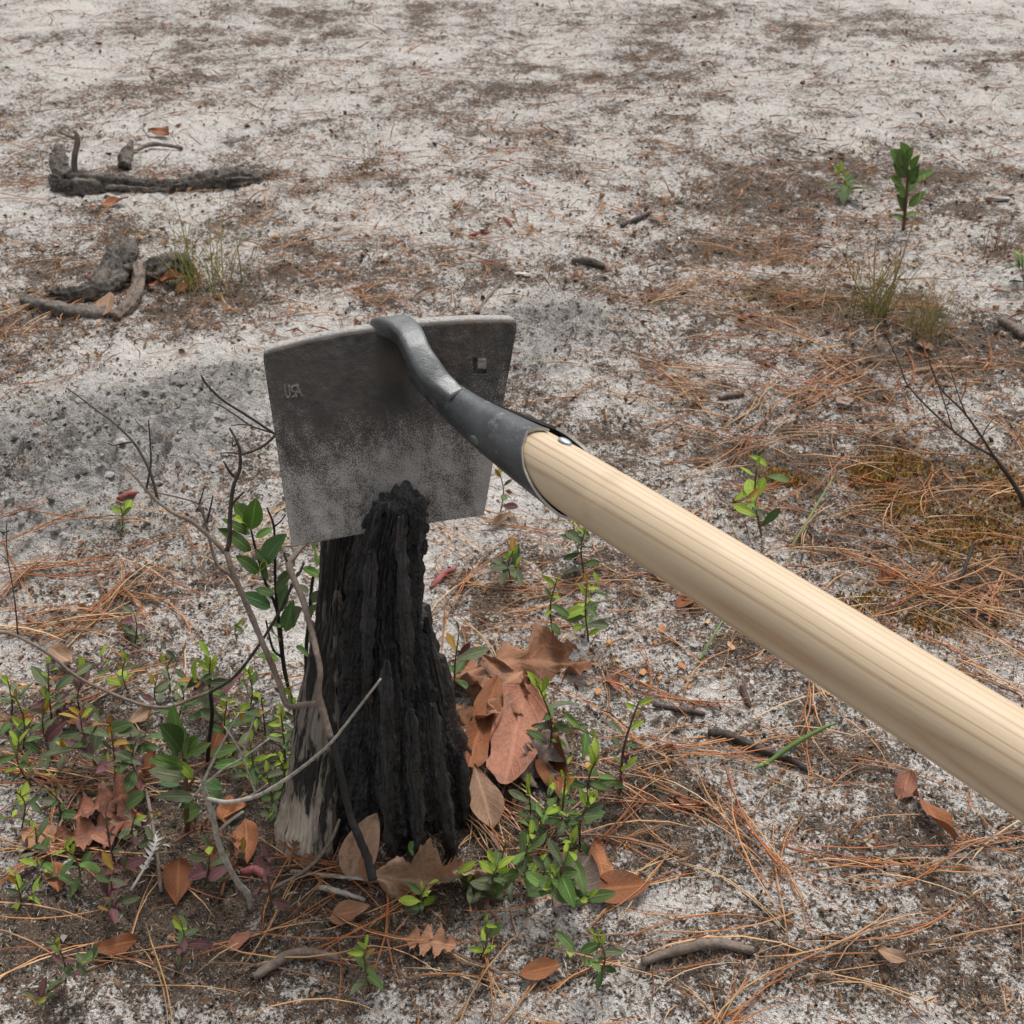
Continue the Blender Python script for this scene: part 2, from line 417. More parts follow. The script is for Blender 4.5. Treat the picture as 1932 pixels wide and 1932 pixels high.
MG = mat_ground()
M_LIT = mat_vcol('plant_litter', 0.85, 0.15)
M_NEED = mat_vcol('dry_pine_needle', 0.6, 0.3, 0.25, 150)
M_CHIP = mat_vcol('wood_chip', 0.8, 0.2, 0.3, 220, 0.0008)
M_CHAR, M_WEA = mat_char(), mat_weathered()
M_BLADE, M_SOCK, M_NECK, M_ASH = mat_blade(), mat_socket(), mat_socket('lit_worn_steel', 0.022), mat_ash()  # neck: scuffed socket steel lightened, light on its upper facet put into the colour
M_EDGE = mat_plain('bright_cut_steel', (0.42, 0.40, 0.37), 0.45, 0.6, 0.5, 900)
M_ZINC = mat_plain('zinc', (0.42, 0.47, 0.49), 0.38, 0.9)
M_TWIG_DARK = mat_bark('dark_twig_bark', (0.030, 0.024, 0.022), (0.085, 0.066, 0.055))
M_TWIG = mat_bark('brown_twig_bark', (0.085, 0.064, 0.052), (0.21, 0.165, 0.135))
M_TWIG_PALE = mat_bark('pale_twig_bark', (0.15, 0.13, 0.11), (0.40, 0.37, 0.33))
M_TWIG_BLACK = mat_bark('burnt_twig_bark', (0.009, 0.009, 0.009), (0.03, 0.027, 0.026), 0.6)
M_STEM = mat_bark('shrub_stem', (0.07, 0.035, 0.022), (0.17, 0.10, 0.06))
M_LOG = mat_bark('burnt_log_bark', (0.018, 0.016, 0.015), (0.19, 0.165, 0.145), 0.9, 170, 1, 0.006)
M_CATKIN = mat_bark('red_catkin', (0.14, 0.04, 0.04), (0.33, 0.115, 0.11), 0.8, 500, 1, 0.0012)
M_GRASS = mat_vcol('grass_blade', 0.55, 0.3, 0.2, 120)
LEAFM = {
    'green':  mat_leaf('green_leaf', (0.040, 0.078, 0.020), (0.092, 0.145, 0.040), 0.42),
    'bright': mat_leaf('bright_green_leaf', (0.068, 0.140, 0.024), (0.130, 0.220, 0.048), 0.40),
    'deep':   mat_leaf('deep_green_leaf', (0.030, 0.080, 0.022), (0.075, 0.150, 0.048), 0.36),
    'lime':   mat_leaf('young_lime_leaf', (0.19, 0.29, 0.028), (0.32, 0.42, 0.055), 0.42, 0.3),
    'olive':  mat_leaf('olive_leaf', (0.055, 0.085, 0.035), (0.13, 0.155, 0.08), 0.4, 0.15, 0.35, (0.12, 0.07, 0.055)),
    'purple': mat_leaf('purple_red_leaf', (0.085, 0.028, 0.035), (0.20, 0.085, 0.10), 0.42, 0.15, 0.25, (0.11, 0.10, 0.05)),
    'orange': mat_leaf('orange_tipped_leaf', (0.26, 0.11, 0.02), (0.34, 0.24, 0.035), 0.42, 0.25),
    'tan':    mat_leaf('dry_tan_leaf', (0.23, 0.135, 0.085), (0.40, 0.265, 0.18), 0.7, 0.08, 0.2, (0.19, 0.115, 0.075)),
    'rust':   mat_leaf('dry_rust_leaf', (0.18, 0.064, 0.026), (0.36, 0.145, 0.065), 0.65, 0.08, 0.14, (0.17, 0.085, 0.05)),
    'russet': mat_leaf('dry_russet_leaf', (0.17, 0.066, 0.040), (0.33, 0.145, 0.092), 0.65, 0.08, 0.2, (0.16, 0.09, 0.07)),
    'brown':  mat_leaf('dry_oak_leaf', (0.20, 0.090, 0.048), (0.37, 0.190, 0.108), 0.66, 0.08, 0.2, (0.20, 0.12, 0.085)),
    'grey':   mat_leaf('dry_grey_leaf', (0.17, 0.125, 0.105), (0.30, 0.235, 0.205), 0.75, 0.05, 0.25),
}

# ================================================================== GROUND
def blob(u, v, ru, rv):
    c = G0(u, v); rx = ru * c.y / CP / FPX * 1.0
    ry = (G0(u, v - rv).y - G0(u, v + rv).y) / 2
    return c.x, c.y, max(rx, 0.01), max(ry, 0.01)
def blobs(lst, x, y):
    out = np.zeros_like(x)
    for u, v, ru, rv, w in lst:
        cx, cy, rx, ry = blob(u, v, ru, rv)
        out += w * np.exp(-(((x - cx) / rx) ** 2 + ((y - cy) / ry) ** 2))
    return out
DISTURBED = [(120, 870, 260, 110, 1.0), (330, 800, 160, 90, 0.8), (430, 735, 90, 45, 0.8), (60, 1010, 130, 50, 0.6),
             (1060, 610, 110, 45, 1.0), (1010, 690, 60, 40, 0.7), (380, 1000, 140, 50, 0.35)]
DARK = [(60, 860, 150, 70, 0.45), (330, 900, 170, 60, 0.18), (90, 440, 220, 40, 0.35), (250, 560, 260, 60, 0.40),
        (300, 330, 280, 40, 0.30), (1500, 330, 420, 70, 0.22), (1700, 420, 300, 110, 0.24), (1300, 470, 220, 60, 0.20),
        (1560, 640, 260, 90, 0.20), (1800, 640, 200, 120, 0.38), (1480, 900, 260, 60, 0.30), (1780, 900, 280, 110, 0.55),
        (1820, 1080, 240, 130, 0.55), (1560, 1020, 160, 70, 0.35), (1180, 660, 160, 60, 0.20), (1100, 800, 160, 60, 0.32),
        (1150, 1060, 170, 90, 0.30), (900, 1160, 120, 60, 0.40), (1350, 1250, 220, 80, 0.36), (1500, 1420, 260, 70, 0.42),
        (1250, 1520, 190, 80, 0.60), (1330, 1630, 240, 60, 0.42), (1700, 1560, 180, 70, 0.25), (200, 1150, 240, 60, 0.25),
        (120, 1360, 300, 110, 0.55), (330, 1420, 320, 110, 0.55), (250, 1620, 420, 130, 0.75), (700, 1660, 420, 60, 0.85),
        (960, 1560, 160, 140, 0.65), (960, 1400, 150, 110, 0.35), (500, 1500, 160, 160, 0.75), (480, 1330, 120, 80, 0.4),
        (600, 1800, 1000, 120, 0.55), (1500, 1820, 500, 90, 0.35), (640, 500, 160, 50, 0.12), (160, 640, 200, 25, 0.3),
        (560, 700, 200, 60, -0.15), (300, 665, 300, 25, -0.35), (1100, 430, 160, 60, -0.25), (700, 290, 300, 35, -0.18),
        (1100, 1300, 110, 60, -0.15), (1600, 1370, 140, 50, -0.12), (1860, 1450, 140, 90, -0.10), (600, 1080, 300, 50, -0.10),
        (1460, 950, 60, 40, -0.25), (900, 60, 1400, 120, 0.12)]
MOSS = [(1640, 900, 40, 26, 1.0), (1700, 880, 60, 30, 0.7), (1700, 960, 55, 28, 0.7), (1850, 1000, 90, 50, 0.9), (1780, 1030, 90, 35, 0.7),
        (1900, 920, 60, 50, 0.7), (1480, 905, 40, 14, 0.6), (1590, 505, 90, 25, 0.35), (1500, 570, 140, 40, 0.3), (1640, 1140, 60, 25, 0.4),
        (1540, 1180, 40, 20, 0.35), (1750, 1180, 80, 26, 0.4)]
def gz(x, y):
    x = np.atleast_1d(np.asarray(x, dtype=float)); y = np.atleast_1d(np.asarray(y, dtype=float))
    dm = np.clip(blobs(DISTURBED, x, y), 0, 1)
    z = 0.020 * (fbm2(x * 1.6, y * 1.6, 2, 3) - 0.5) + 0.012 * (fbm2(x * 7, y * 7, 3, 5) - 0.5)
    z += 0.0085 * (fbm2(x * 38, y * 38, 3, 8) - 0.5)
    cl = np.abs(fbm2(x * 42, y * 42, 3, 21) * 2 - 1)
    cl2 = np.abs(noise2(x * 110, y * 110, 31) * 2 - 1)
    z += dm * (0.030 * (0.45 - cl) + 0.012 * (0.5 - cl2) + 0.008)
    z += (0.0055 * (noise2(x * 95, y * 95, 41) - 0.5) + 0.004 * (noise2(x * 210, y * 210, 43) - 0.5))
    return z
def gz1(x, y): return float(gz(x, y)[0])
def G(u, v, lift=0.0):
    d = ray(u, v); t = -H_CAM / d.z
    for _ in range(3):
        P = CAM + d * t
        t = (gz1(P.x, P.y) - H_CAM) / d.z
    P = CAM + d * t
    return Vector((P.x, P.y, gz1(P.x, P.y) + lift))

def axis(core0, core1, st, end, g1, lim1, g2):
    a = list(np.arange(core0, core1, st)); s = st
    while a[-1] < end:
        s *= g1 if a[-1] < lim1 else g2
        a.append(a[-1] + s)
    return a
xp = axis(0, 0.72, 0.0040, 400, 1.022, 1.9, 1.22)
xs = np.array([-q for q in xp[:0:-1]] + xp)
yb = axis(0, 0.0, 1, 1, 1, 1, 1) if False else []
ycore = axis(0.30, 1.25, 0.0040, 500, 1.0075, 3.8, 1.22)
s, yy = 0.004, [0.30]
while yy[-1] > -300:
    s *= 1.10 if yy[-1] > -1 else 1.4
    yy.append(yy[-1] - s)
ys = np.array(yy[:0:-1] + ycore)
GX, GY = np.meshgrid(xs, ys)
gx, gy_ = GX.ravel(), GY.ravel()
near = (np.abs(gx) < 6) & (gy_ > -4) & (gy_ < 9)
gzv = np.zeros_like(gx); gzv[near] = gz(gx[near], gy_[near])
gc = np.zeros((len(gx), 4), dtype=np.float32)
dkv = 0.34 + 0.66 * blobs(DARK, gx, gy_) + 0.55 * (fbm2(gx * 3.1, gy_ * 3.1, 3, 51) - 0.5) + 0.75 * (fbm2(gx * 11, gy_ * 11, 3, 57) - 0.5) + 0.5 * (fbm2(gx * 34, gy_ * 34, 2, 59) - 0.5)
dsv = np.clip(blobs(DISTURBED, gx, gy_), 0, 1)
gc[:, 0] = np.clip(dkv * (1 - 0.55 * dsv), 0, 0.95)
gc[:, 1] = np.clip(dsv * 1.1 - 0.05, 0, 1) * 0.68
gc[:, 2] = np.clip(blobs(MOSS, gx, gy_) * 1.1, 0, 1)
me = mesh('ground', np.stack([gx, gy_, gzv], 1), grid_faces(len(ys), len(xs)), MG)
a = me.attributes.new('gc', 'FLOAT_COLOR', 'POINT'); gc[:, 3] = 1; a.data.foreach_set('color', gc.ravel())
ground = link('ground', me); ground['kind'] = 'structure'
ground['label'] = 'pale sandy ground speckled with ash, charcoal and plant litter'
ZG = gzv.reshape(len(ys), len(xs))
def gz1(x, y):
    i = min(max(int(np.searchsorted(xs, x)) - 1, 0), len(xs) - 2); j = min(max(int(np.searchsorted(ys, y)) - 1, 0), len(ys) - 2)
    f = (x - xs[i]) / (xs[i + 1] - xs[i]); g = (y - ys[j]) / (ys[j + 1] - ys[j])
    return float((ZG[j, i] * (1 - f) + ZG[j, i + 1] * f) * (1 - g) + (ZG[j + 1, i] * (1 - f) + ZG[j + 1, i + 1] * f) * g)
def darkness(x, y):
    return 0.34 + 0.66 * blobs(DARK, x, y) + 0.55 * (fbm2(x * 3.1, y * 3.1, 3, 51) - 0.5) + 0.75 * (fbm2(x * 11, y * 11, 3, 57) - 0.5) + 0.5 * (fbm2(x * 34, y * 34, 2, 59) - 0.5)

# ---- fine litter: charcoal crumbs, bark bits, straw
def scatter_px(n, v0=-30, v1=1960, u0=-260, u1=2190, power=1.0):
    """ground points spread evenly over the part of the clearing in view and a margin round it"""
    u = RNG.uniform(u0, u1, n); v = RNG.uniform(v0, v1, n)
    xp_, yp_ = (u - HALF) / FPX, (HALF - v) / FPX
    dy, dz = yp_ * SP + CP, yp_ * CP - SP
    t = -H_CAM / dz
    return xp_ * t, dy * t
def flecks(name, n, len_mm, wid, palette, seed, keep=None, flat=0.5, tall=0.0):
    r = np.random.default_rng(seed)
    x, y = scatter_px(n)
    if keep is not None:
        k = r.random(n) < keep(x, y); x, y = x[k], y[k]
    n = len(x)
    dist = np.sqrt(x * x + y * y + H_CAM ** 2)
    Ln = np.minimum(np.exp(r.normal(math.log(len_mm), 0.5, n)), len_mm * 2.6) * 0.001 * np.clip(dist / 0.95, 0.75, 2.0)
    Wd = Ln * r.uniform(wid[0], wid[1], n)
    an = r.uniform(0, np.pi * 2, n); ti = r.normal(0, 0.35, n)
    z = gz(x, y) + Wd * 0.25 + np.abs(np.sin(ti)) * Ln * 0.4
    d = np.stack([np.cos(an) * np.cos(ti), np.sin(an) * np.cos(ti), np.sin(ti)], 1)
    s = np.stack([-np.sin(an), np.cos(an), r.normal(0, 0.5, n)], 1)
    upv = np.cross(d, s)
    P = np.stack([x, y, z], 1)
    bend = r.normal(0, 0.12, n)[:, None] * Ln[:, None] * s
    V = np.stack([P - d * Ln[:, None] * .5, P + s * Wd[:, None] * .5 + bend, P - s * Wd[:, None] * .5 + bend,
                  P + upv * (Wd * flat)[:, None] + bend, P + d * Ln[:, None] * .5], 1).reshape(-1, 3)
    b = (np.arange(n) * 5)[:, None]
    F = np.concatenate([b + np.array([[0, 1, 3]]), b + np.array([[0, 3, 2]]), b + np.array([[4, 3, 1]]), b + np.array([[4, 2, 3]]), b + np.array([[0, 2, 1]]), b + np.array([[4, 1, 2]])])
    pal = np.array(palette); c = pal[r.integers(0, len(pal), n)] * r.uniform(0.7, 1.3, n)[:, None]
    me = mesh(name, V, F, M_LIT, False, np.repeat(c, 5, 0))
    o = link(name, me); o['kind'] = 'stuff'
    return o
o = flecks('charcoal_crumbs', 52000, 1.9, (0.18, 0.6), [(.010, .0095, .009), (.018, .015, .013), (.035, .028, .023), (.06, .045, .035)], 1,
           lambda x, y: np.clip(0.10 + 0.9 * darkness(x, y), 0.05, 1))
o['label'] = 'tiny black charcoal and bark crumbs strewn over the sand'
o = flecks('straw_bits', 36000, 4.6, (0.05, 0.15), [(.42, .36, .29), (.33, .24, .15), (.24, .15, .09), (.50, .47, .43), (.16, .10, .07)], 2,
           lambda x, y: np.clip(0.15 + 0.8 * darkness(x, y), 0.05, 1))
o['label'] = 'short dry straw and plant fibre bits strewn over the sand'
o = flecks('bark_flakes', 7000, 4.2, (0.2, 0.5), [(.20, .12, .075), (.13, .085, .06), (.28, .15, .08), (.24, .21, .19), (.07, .05, .04)], 3,
           lambda x, y: np.clip(0.10 + 0.8 * darkness(x, y), 0.05, 1), 0.2)
o['label'] = 'small brown bark flakes lying over the sand'

LITTER = [(1500, 620, 560, 300, .8), (1700, 1060, 380, 200, .8), (150, 590, 260, 120, .6), (250, 1480, 420, 260, .25), (1000, 1500, 300, 200, .2), (1400, 320, 700, 110, .7), (1300, 1200, 420, 220, .2),
          (600, 1820, 900, 100, .15), (900, 80, 1400, 140, .8), (850, 420, 260, 120, .35), (300, 340, 300, 70, .4), (150, 1150, 260, 90, .5), (950, 1080, 180, 100, .5), (1500, 1500, 500, 200, .05)]
def litter_d(x, y):
    return np.clip(0.12 + blobs(LITTER, x, y) + 0.9 * (fbm2(x * 5, y * 5, 3, 91) - 0.5), 0.03, 1) * (blobs(DISTURBED, x, y) < 0.55)
o = flecks('needle_fragments', 26000, 13.0, (0.030, 0.055), [(.36, .155, .062), (.30, .115, .045), (.42, .21, .095), (.25, .10, .045), (.46, .27, .135), (.22, .12, .075), (.17, .08, .045)], 5, litter_d, 0.6)
o['label'] = 'broken brown pine needle fragments strewn over the sand'
o = flecks('brown_crumbs', 30000, 3.2, (0.2, 0.6), [(.20, .105, .055), (.14, .075, .042), (.27, .16, .09), (.10, .06, .04), (.33, .22, .14)], 6, litter_d, 0.5)
o['label'] = 'small brown leaf and bark crumbs strewn over the sand'
# ---- pine needles
def needle_geo(Ln, w, bend, seed, segs=5):
    r = np.random.default_rng(seed)
    t = np.linspace(0, 1, segs + 1)
    cx = bend * Ln * (t - 0.5) ** 2 * 2 + 0.02 * Ln * np.sin(t * 5 + r.uniform(0, 6)) * r.uniform(0, 1)
    cz = 0.012 * Ln * np.sin(np.pi * t) * r.uniform(0.2, 1.6)
    ww = w * np.clip(np.minimum(t * 10 + 0.55, (1 - t) * 3.2 + 0.12), 0, 1)
    C = np.stack([cx, (t - 0.5) * Ln, cz], 1)
    V = []
    for k in range(segs + 1):
        for q in range(3):
            an = q * 2.094 + 0.5
            V.append(C[k] + ww[k] * np.array([math.cos(an), 0, math.sin(an) * 0.8 + 0.4]))
    F = [tuple(f) for f in grid_faces(segs + 1, 3, wrap=True)] + [(2, 1, 0), (segs * 3, segs * 3 + 1, segs * 3 + 2)]
    return np.array(V), F
NCOL = [(.38, .145, .050), (.33, .108, .036), (.43, .20, .080), (.28, .095, .036), (.46, .26, .12), (.33, .19, .10), (.22, .12, .075), (.50, .34, .20)]
STREAKS = [  # where needles lie in drifts: start, end, number, spread
    (0, 625, 130, 560, 14, 26), (0, 650, 60, 640, 8, 8), (130, 600, 280, 520, 12, 22), (430, 490, 660, 435, 16, 10), (600, 520, 640, 490, 6, 8),
    (0, 360, 110, 345, 16, 10), (0, 270, 50, 285, 8, 8), (510, 345, 640, 385, 10, 14), (560, 340, 700, 330, 6, 8), (480, 440, 560, 380, 5, 12),
    (880, 330, 1000, 270, 10, 14), (960, 260, 1120, 290, 10, 20), (1330, 370, 1440, 320, 6, 10), (1340, 430, 1560, 470, 24, 26), (1400, 480, 1650, 450, 26, 26),
    (1200, 590, 1330, 540, 12, 12), (1330, 520, 1640, 560, 34, 34), (1250, 570, 1470, 590, 14, 14), (1400, 600, 1640, 700, 20, 26), (1380, 660, 1620, 690, 16, 12),
    (1180, 690, 1470, 730, 18, 16), (1530, 740, 1660, 630, 14, 8), (1180, 735, 1560, 745, 14, 12), (1420, 790, 1490, 690, 7, 8), (1500, 770, 1640, 730, 14, 14),
    (1350, 885, 1500, 825, 9, 8), (1480, 830, 1680, 815, 12, 10), (1240, 810, 1420, 850, 12, 14), (1230, 700, 1330, 760, 8, 12), (980, 760, 1080, 755, 3, 4),
    (1700, 720, 1850, 690, 14, 12), (1640, 590, 1800, 580, 10, 16), (1750, 560, 1860, 470, 10, 26), (1860, 370, 1932, 340, 8, 12), (1800, 320, 1932, 300, 10, 16),
    (1720, 1000, 1760, 900, 5, 3), (1600, 1060, 1830, 1160, 18, 10), (1700, 1120, 1932, 1180, 20, 16), (1780, 950, 1932, 930, 8, 6), (1650, 1180, 1850, 1080, 10, 10),
    (1830, 1200, 1932, 1250, 10, 14), (1760, 1250, 1932, 1320, 10, 10), (1850, 1130, 1932, 1090, 6, 5), (1560, 930, 1580, 880, 3, 3),
    (1480, 1160, 1700, 1010, 6, 30), (1230, 1280, 1420, 1160, 6, 24), (1280, 1440, 1560, 1380, 10, 10), (1330, 1440, 1500, 1475, 8, 10), (1400, 1570, 1490, 1690, 7, 8),
    (1520, 1480, 1530, 1260, 8, 6), (1560, 1640, 1820, 1660, 10, 8), (1700, 1690, 1900, 1580, 8, 8), (1300, 1480, 1420, 1660, 5, 8), (1680, 1400, 1900, 1360, 6, 14),
    (1150, 1480, 1420, 1560, 10, 12), (1120, 1600, 1200, 1540, 6, 8), (870, 1520, 950, 1640, 14, 12), (880, 1480, 960, 1560, 9, 10),
    (820, 1160, 930, 1060, 8, 10), (830, 1110, 1080, 1130, 7, 12), (1000, 1120, 1300, 1110, 9, 10), (1080, 1010, 1260, 980, 6, 12), (830, 1010, 920, 1060, 6, 12),
    (0, 1140, 60, 1090, 12, 8), (60, 1090, 190, 1075, 9, 8), (20, 1200, 250, 1185, 14, 6), (70, 1110, 320, 1090, 9, 6), (30, 1060, 130, 1010, 6, 3), (140, 1010, 360, 1000, 7, 5),
    (0, 1015, 60, 1005, 4, 3), (170, 1180, 260, 1100, 9, 14), (230, 1130, 330, 1080, 6, 10), (120, 1350, 300, 1270, 12, 10), (0, 1450, 130, 1500, 18, 10),
    (90, 1470, 360, 1485, 16, 12), (130, 1530, 330, 1480, 7, 6), (0, 1610, 220, 1625, 8, 5), (0, 1690, 130, 1600, 7, 5), (560, 1640, 700, 1670, 12, 6), (500, 1000, 540, 960, 6, 10),
    (640, 640, 700, 620, 5, 8), (380, 620, 640, 590, 9, 14), (760, 470, 960, 500, 14, 16), (880, 400, 1040, 460, 8, 18), (700, 430, 800, 520, 6, 20),
    (0, 1760, 300, 1800, 6, 20), (500, 1800, 900, 1760, 6, 30), (1100, 1800, 1500, 1760, 8, 26), (1500, 1860, 1900, 1780, 8, 26), (300, 1870, 700, 1850, 5, 20),
    (100, 150, 500, 190, 24, 24), (600, 120, 1000, 170, 24, 24), (1100, 180, 1500, 140, 34, 30), (1500, 190, 1900, 170, 30, 30), (200, 60, 800, 80, 24, 20), (1000, 60, 1700, 50, 30, 22)]
needles = []        # x, y, angle, length, lift
for (u1, v1, u2, v2, n, sp) in STREAKS:
    A, B = G0(u1, v1), G0(u2, v2); D = B - A; ang = math.atan2(D.y, D.x); Lw = D.length
    sc = (A.y + B.y) / 2 / CP / FPX
    for _ in range(n):
        t = random.random(); w = random.gauss(0, 1) * sp * sc
        P = A + D * t
        off = Vector((-D.y, D.x, 0)).normalized() * w * (1.0 if abs(math.sin(ang)) < 0.7 else 0.7)
        needles.append((P.x + off.x, P.y + off.y * 1.4, ang + random.gauss(0, 0.20), random.uniform(0.06, 0.125), random.uniform(0.001, 0.010)))
nx, ny = scatter_px(5200)
keep = (RNG.random(5200) < 0.48 * litter_d(nx, ny) * np.clip(ny / 0.95, 0.25, 1)) | (RNG.random(5200) < 0.22) & (RNG.random(5200) < np.clip(0.10 + 0.75 * np.clip(blobs([(1500, 650, 520, 260, .7), (1700, 1080, 350, 160, .7), (200, 600, 280, 160, .4), (250, 1500, 420, 260, .25), (1000, 1500, 300, 200, .25), (1300, 300, 700, 90, .4), (1300, 1250, 400, 200, .35), (600, 1820, 900, 100, .25), (900, 80, 1200, 120, .6)], nx, ny), 0, 1), 0, 1))
dist_mask = blobs(DISTURBED, nx, ny) < 0.35
for x, y in zip(nx[keep & dist_mask], ny[keep & dist_mask]):
    a0 = random.gauss(0.05, 0.65) if random.random() < 0.7 else random.uniform(0, 6.28)
    ln = random.uniform(0.045, 0.115)
    for q in range(random.choice((1, 2, 2, 3))):       # two or three to a bundle
        needles.append((x, y, a0 + q * random.uniform(-0.14, 0.14), ln * random.uniform(.9, 1.05), random.uniform(0.0005, 0.006)))
def needle_mat(x, y, an, ln, lift):
    d = Vector((math.cos(an), math.sin(an), 0)); h = ln * 0.42
    z0 = gz1(x - d.x * h, y - d.y * h); z1 = gz1(x + d.x * h, y + d.y * h); zm = gz1(x, y)
    dz = (z1 - z0); lo = max(zm, (z0 + z1) / 2)
    yv = Vector((d.x * 2 * h, d.y * 2 * h, dz)).normalized(); xv = yv.cross(Vector((0, 0, 1))).normalized(); zv = xv.cross(yv)
    return Matrix(((xv.x, yv.x, zv.x, x), (xv.y, yv.y, zv.y, y), (xv.z, yv.z, zv.z, lo + lift), (0, 0, 0, 1)))
inview = [k for k, q in enumerate(needles) if abs(px_of(np.array([[q[0], q[1], 0]]))[0][0] - HALF) < 930 and 270 < px_of(np.array([[q[0], q[1], 0]]))[1][0] < 1680]
inview.sort(key=lambda k: -needles[k][3] / needles[k][1])
big = set(inview[:300])
NV = []
for k in range(24):
    V, F = needle_geo(1.0, 0.0064, random.uniform(-0.30, 0.30), k)
    c = np.array(NCOL[k % 8]) * random.uniform(0.85, 1.15)
    cc = np.repeat(c[None], len(V), 0); cc[:3] *= 0.55
    NV.append((V, F, cc))
NM = [mesh('pine_needle', V, F, M_NEED, True, cc) for V, F, cc in NV]
AV, AF, AC, off = [], [], [], 0
Ftri = [np.array([f if len(f) == 4 else (f[0], f[1], f[2], f[2]) for f in F if len(f) == 4]) for V, F, c in NV]
for k, q in enumerate(needles):
    Mx = needle_mat(*q); kind = random.randrange(24)
    if k in big:
        o = link('pine_needle', NM[kind]); o.matrix_world = Mx @ Matrix.Scale(q[3], 4)
        tag(o, 'long thin dry orange-brown pine needle lying on the sandy ground', 'pine needle', 'dry pine needles strewn over the sand')
    else:
        V, F, c = NV[kind]; R = np.array(Mx)
        AV.append((V * q[3]) @ R[:3, :3].T + R[:3, 3]); AF.append(Ftri[kind] + off); AC.append(c * random.uniform(.75, 1.2)); off += len(V)
o = link('pine_needle_litter', mesh('pine_needle_litter', np.vstack(AV), np.vstack(AF), M_NEED, True, np.vstack(AC)))
o['kind'] = 'stuff'; o['label'] = 'mat of dry orange-brown pine needles over the sand'

# ================================================================== STUMP
YS = 0.560
def cells(a, b, seed, wrap=None):
    ia, ib = np.floor(a), np.floor(b); f1 = np.full(a.shape, 9.0); f2 = f1.copy(); val = np.zeros(a.shape)
    for da in (-1, 0, 1):
        for db in (-1, 0, 1):
            ca, cb = ia + da, ib + db; o = np.zeros_like(ca)
            d = np.hypot(ca + _hash(ca, cb, o, seed) - a, cb + _hash(ca, cb, o + 7, seed) - b)
            nw = d < f1
            f2 = np.where(nw, f1, np.minimum(f2, d)); val = np.where(nw, _hash(ca, cb, o + 13, seed), val); f1 = np.where(nw, d, f1)
    return f2 - f1, val
def lower(z): return np.clip((0.10 - z) / 0.08, 0, 1)
def column(levels_px, n=340, m=420, Y=YS, front=None, ridge=0.004, seed=0, vtop=None, depth=0.85, chunk=0.0015, dy=0.0, ragged=0.006, fwd=0.0, blocky=1.0, Yc=None, span=0.13, flat_f=1.0):
    """upright burnt wood: outline given left/right at each survey row, ridged along the grain"""
    rows = []
    for v, l, r in levels_px:
        a, b = PY(l, v, Yc or Y), PY(r, v, Yc or Y)
        rows.append(((a.z + b.z) / 2, a.x, b.x))
    rows.sort(key=lambda q: q[0]); rows = np.array(rows)
    z0, z1 = rows[0, 0] - 0.03, rows[-1, 0]
    zz = np.linspace(z0, z1, m)
    xl = np.interp(zz, rows[:, 0], rows[:, 1]); xr = np.interp(zz, rows[:, 0], rows[:, 2])
    cx, rx = (xl + xr) / 2, (xr - xl) / 2
    ry = rx * depth
    th = np.linspace(0, 2 * np.pi, n, endpoint=False)
    TH, ZZ = np.meshgrid(th, zz)
    ct, st = np.cos(TH), np.sin(TH)
    RX, RY = rx[:, None], ry[:, None]
    seg_a = 2 * np.pi / 7; ph_ = np.mod(TH + 0.35 + seed, seg_a) - seg_a / 2           # flat split faces
    face = (np.cos(seg_a / 2) / np.cos(ph_)) ** flat_f; face = face / face.mean()
    ct, st = ct * face, st * face
    # fibres keep their place round the stem, so noise is sampled on a unit cylinder
    k = 7.5
    warp = (noise3(ct * 2, st * 2, ZZ * 14, seed + 5) - 0.5) * 0.5
    warp = warp * 0.25
    f1 = fbm3(ct * k + warp, st * k + warp, ZZ * 7, 3, seed)
    f2 = noise3(ct * k * 3.2 + warp * 3, st * k * 3.2, ZZ * 16, seed + 9)
    f3 = noise3(ct * k * 6 + warp * 5, st * k * 6, ZZ * 14, seed + 11)
    rid = (1 - np.abs(f1 * 2 - 1) * 2.2)
    g1 = noise3(ct * 7.5 + warp * 2, st * 7.5, ZZ * 9 + 4, seed + 23); g2 = noise3(ct * 14 + warp * 3, st * 14, ZZ * 20, seed + 29)
    crack = -1.5 * np.exp(-np.abs(g1 - 0.5) / 0.035) - 0.8 * np.exp(-np.abs(g2 - 0.5) / 0.05)
    plate = np.floor(noise3(ct * 6, st * 6, ZZ * 26, seed + 37) * 5) / 5 - 0.4
    blk = np.abs(noise3((cx[:, None] + RX * ct) * 95, RY * st * 95, ZZ * 75, seed + 39) * 2 - 1)
    ch = fbm3((cx[:, None] + RX * ct) * 170, RY * st * 170, ZZ * 120, 2, seed + 13) - 0.5
    arc = (np.mod(TH - np.pi / 2, 2 * np.pi)) * float(np.median(rx)) + warp * 0.006
    zw = ZZ + 0.012 * (noise3(ct * 4, st * 4, ZZ * 30, seed + 43) - 0.5)
    e1, v1 = cells(arc / 0.0075, zw / 0.110, seed + 51); e2, v2 = cells(arc / 0.0030, zw / 0.034, seed + 53); e3, v3 = cells(arc / 0.0042, zw / 0.0075, seed + 57)
    sel = sstep(0.52, 0.66, noise3(ct * 2.2, st * 2.2, ZZ * 16, seed + 71))
    plates = 2.2 * (v1 - 0.5) - 1.6 * np.exp(-e1 / 0.05) + 0.9 * (v2 - 0.5) - 0.6 * np.exp(-e2 / 0.08) + sel * (0.5 * (v3 - 0.5) - 0.7 * np.exp(-e3 / 0.10))
    disp = ridge * blocky * plates + ridge * 0.08 * rid + ridge * 0.2 * crack + ridge * 0.12 * (f2 - 0.5) + ridge * 0.3 * (f3 - 0.5) + chunk * ch * 2 + chunk * 1.1 * (0.4 - blk)
    env = np.clip((z1 - ZZ) / 0.006, 0.5, 1)
